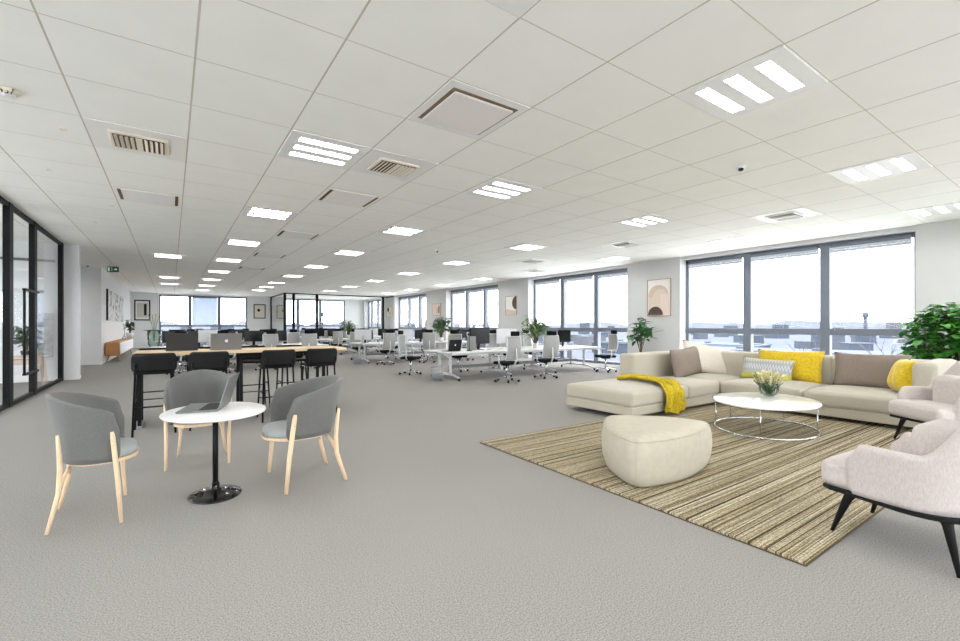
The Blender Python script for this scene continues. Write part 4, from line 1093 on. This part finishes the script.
for k in range(44):
    f = random.random(); s_ = k % 4 - 1.5; c = Vector((s_ * (.05 + .07 * f), random.uniform(-.05, .05), 1.5 + .4 * f))
    a = random.random() * 6.28; leafq(m, c, (math.cos(a), math.sin(a), random.uniform(-.3, .6)), (0, 0, 1), .08, .07, .2)
m.build('blossom', M_petal, og, fixn=False)

# ------------------------------------------------------------------ outside: city far below the windows
ZG = -27
def haze_mat(name, rgb, rgb2, sc):  # distance haze is put into these blue-grey city colours
    return mat(name, rgb, .9, rgb2=rgb2, nscale=sc, spec=.1)
M_ground = haze_mat('city_ground', (76, 81, 91), (70, 76, 87), .02)
struct(MB().box(-5000, 5000, -5000, 5500, ZG - 1, ZG), 'exterior_ground', M_ground)
struct(MB().box(-190, 205, -190, 215, ZG, ZG + .3), 'exterior_bounce_plaza', mat('bounce_pale', (240, 240, 238), .9, noise=.02, nscale=.1))  # unseen bright slab, added to bounce daylight up onto the ceiling
CM = [haze_mat('render_a', (79, 83, 91), (74, 79, 88), .3), haze_mat('render_b', (72, 78, 88), (67, 73, 85), .3), haze_mat('render_c', (87, 88, 92), (82, 83, 88), .3)]
M_roofs = haze_mat('roof_haze', (83, 89, 100), (78, 84, 95), .1)
rc = random.Random(5)
def building(x, y, wx, wy, h, a, m):
    mb = MB(); mb.box(-wx / 2, wx / 2, -wy / 2, wy / 2, 0, h)
    o = mb.build('building', m); o.location = (x, y, ZG); o.rotation_euler = (0, 0, a)
    tag(o, 'distant haze-tinted city building seen beyond the windows', 'building', 'distant city buildings')
    r_ = MB().box(-wx / 2 - .3, wx / 2 + .3, -wy / 2 - .3, wy / 2 + .3, h, h + .8); r_.build('roof', M_roofs, o)
    return o
placed = [(330, 110, 125), (420, 260, 95), (250, 330, 75)]
for k in range(420):
    if len(placed) > 140: break
    d = 380 * (1 + rc.random() ** 1.2 * 4.2); az = rc.uniform(-.2, 1.95)   # azimuth from +Y toward +X
    x, y = d * math.sin(az), d * math.cos(az)
    if x < 20 and y < YB + 20: continue
    wx_, wy_ = rc.uniform(14, 48), rc.uniform(12, 38); rr_ = math.hypot(wx_, wy_) / 2 + 1
    if any(math.hypot(x - a_, y - b_) < rr_ + c_ for a_, b_, c_ in placed): continue
    placed.append((x, y, rr_))
    building(x, y, wx_, wy_, rc.uniform(8, 22) + (rc.random() < .25) * rc.uniform(4, 12) * d / 900, rc.random() * 3, CM[k % 3])
hm = MB(); rh = random.Random(2)
hh = [14 + 9 * math.sin(k * .7) + rh.uniform(-4, 6) + (rh.random() < .15) * rh.uniform(4, 14) for k in range(130)]
for k in range(129):
    for (r0, h0_, r1, h1_) in ((2300, 0, 2380, 1), (2380, 1, 2700, .9), (2700, .9, 2800, 0)):
        q = []
        for kk, rr_, hs in ((k, r0, h0_), (k + 1, r0, h0_), (k + 1, r1, h1_), (k, r1, h1_)):
            az = -.45 + kk * 2.6 / 129; q.append((rr_ * math.sin(az), rr_ * math.cos(az), ZG + hs * (hh[kk] + 27)))
        hm.quad(*q)
struct(hm, 'exterior_hills', haze_mat('far_woods', (88, 92, 100), (82, 86, 94), .02))
# long low warehouse roofs
for i, (x, y, wx, wy, h, lab) in enumerate(((330, 110, 60, 210, 11, 'long haze-tinted flat roofed warehouse below the big window'), (420, 260, 70, 150, 10, 'flat roofed warehouse farther off beyond the second window bay'), (250, 330, 50, 120, 12, 'grey blue block below the second window bay'))):
    o = thing('warehouse', lab, 'building', (x, y, ZG), .2)
    MB().box(-wx / 2, wx / 2, -wy / 2, wy / 2, 0, h).build('wall', CM[1], o)
    MB().box(-wx / 2 - 1, wx / 2 + 1, -wy / 2 - 1, wy / 2 + 1, h, h + 1.2).box(-wx / 2 + 6, wx / 2 - 6, -wy / 2 + 5, wy / 2 - 5, h + 1.2, h + 2).build('roof', M_roofs, o)
    rv = MB()
    for k in range(5): rv.box(-3, 3, -wy / 2 + (k + .5) * wy / 5 - 2, -wy / 2 + (k + .5) * wy / 5 + 2, h + 2, h + 3.4)
    rv.build('roof_unit', CM[0], o)
o = thing('water_tower', 'thin haze-tinted tower standing up on the skyline right of the big window', 'tower', (1300, 340, ZG))
MB().tube([(0, 0, 0), (0, 0, 50)], 3.5, 12).build('shaft', CM[1], o); MB().lathe([(0, 46), (6, 48), (6, 58), (0, 60)], 16).build('tank', CM[1], o)
# bare winter tree
def baretree(loc, label, h):
    t = thing('bare_tree', label, 'tree', loc); mb = MB(); rt_ = random.Random(3)
    def br(p, d, ln, r, lv):
        q = p + d * ln; mb.tube([p, p.lerp(q, .5) + Vector((rt_.gauss(0, .03), rt_.gauss(0, .03), 0)) * ln, q], [r, r * .8, r * .6], 5)
        if lv:
            for k in range(3 if lv > 1 else 4):
                e = (d + Vector((rt_.uniform(-.75, .75), rt_.uniform(-.75, .75), rt_.uniform(-.1, .5)))).normalized()
                br(p.lerp(q, rt_.uniform(.6, 1)), e, ln * rt_.uniform(.55, .8), r * .55, lv - 1)
    br(Vector((0, 0, 0)), Vector((0, 0, 1)), h * .42, .45, 5); mb.build('trunk', mat('bark_grey', (62, 64, 70), .9), t)
baretree((92, 19.5, ZG), 'bare winter tree below the right pane of the big window', 27)
baretree((150, 52, ZG), 'bare winter tree farther off below the big window', 24)
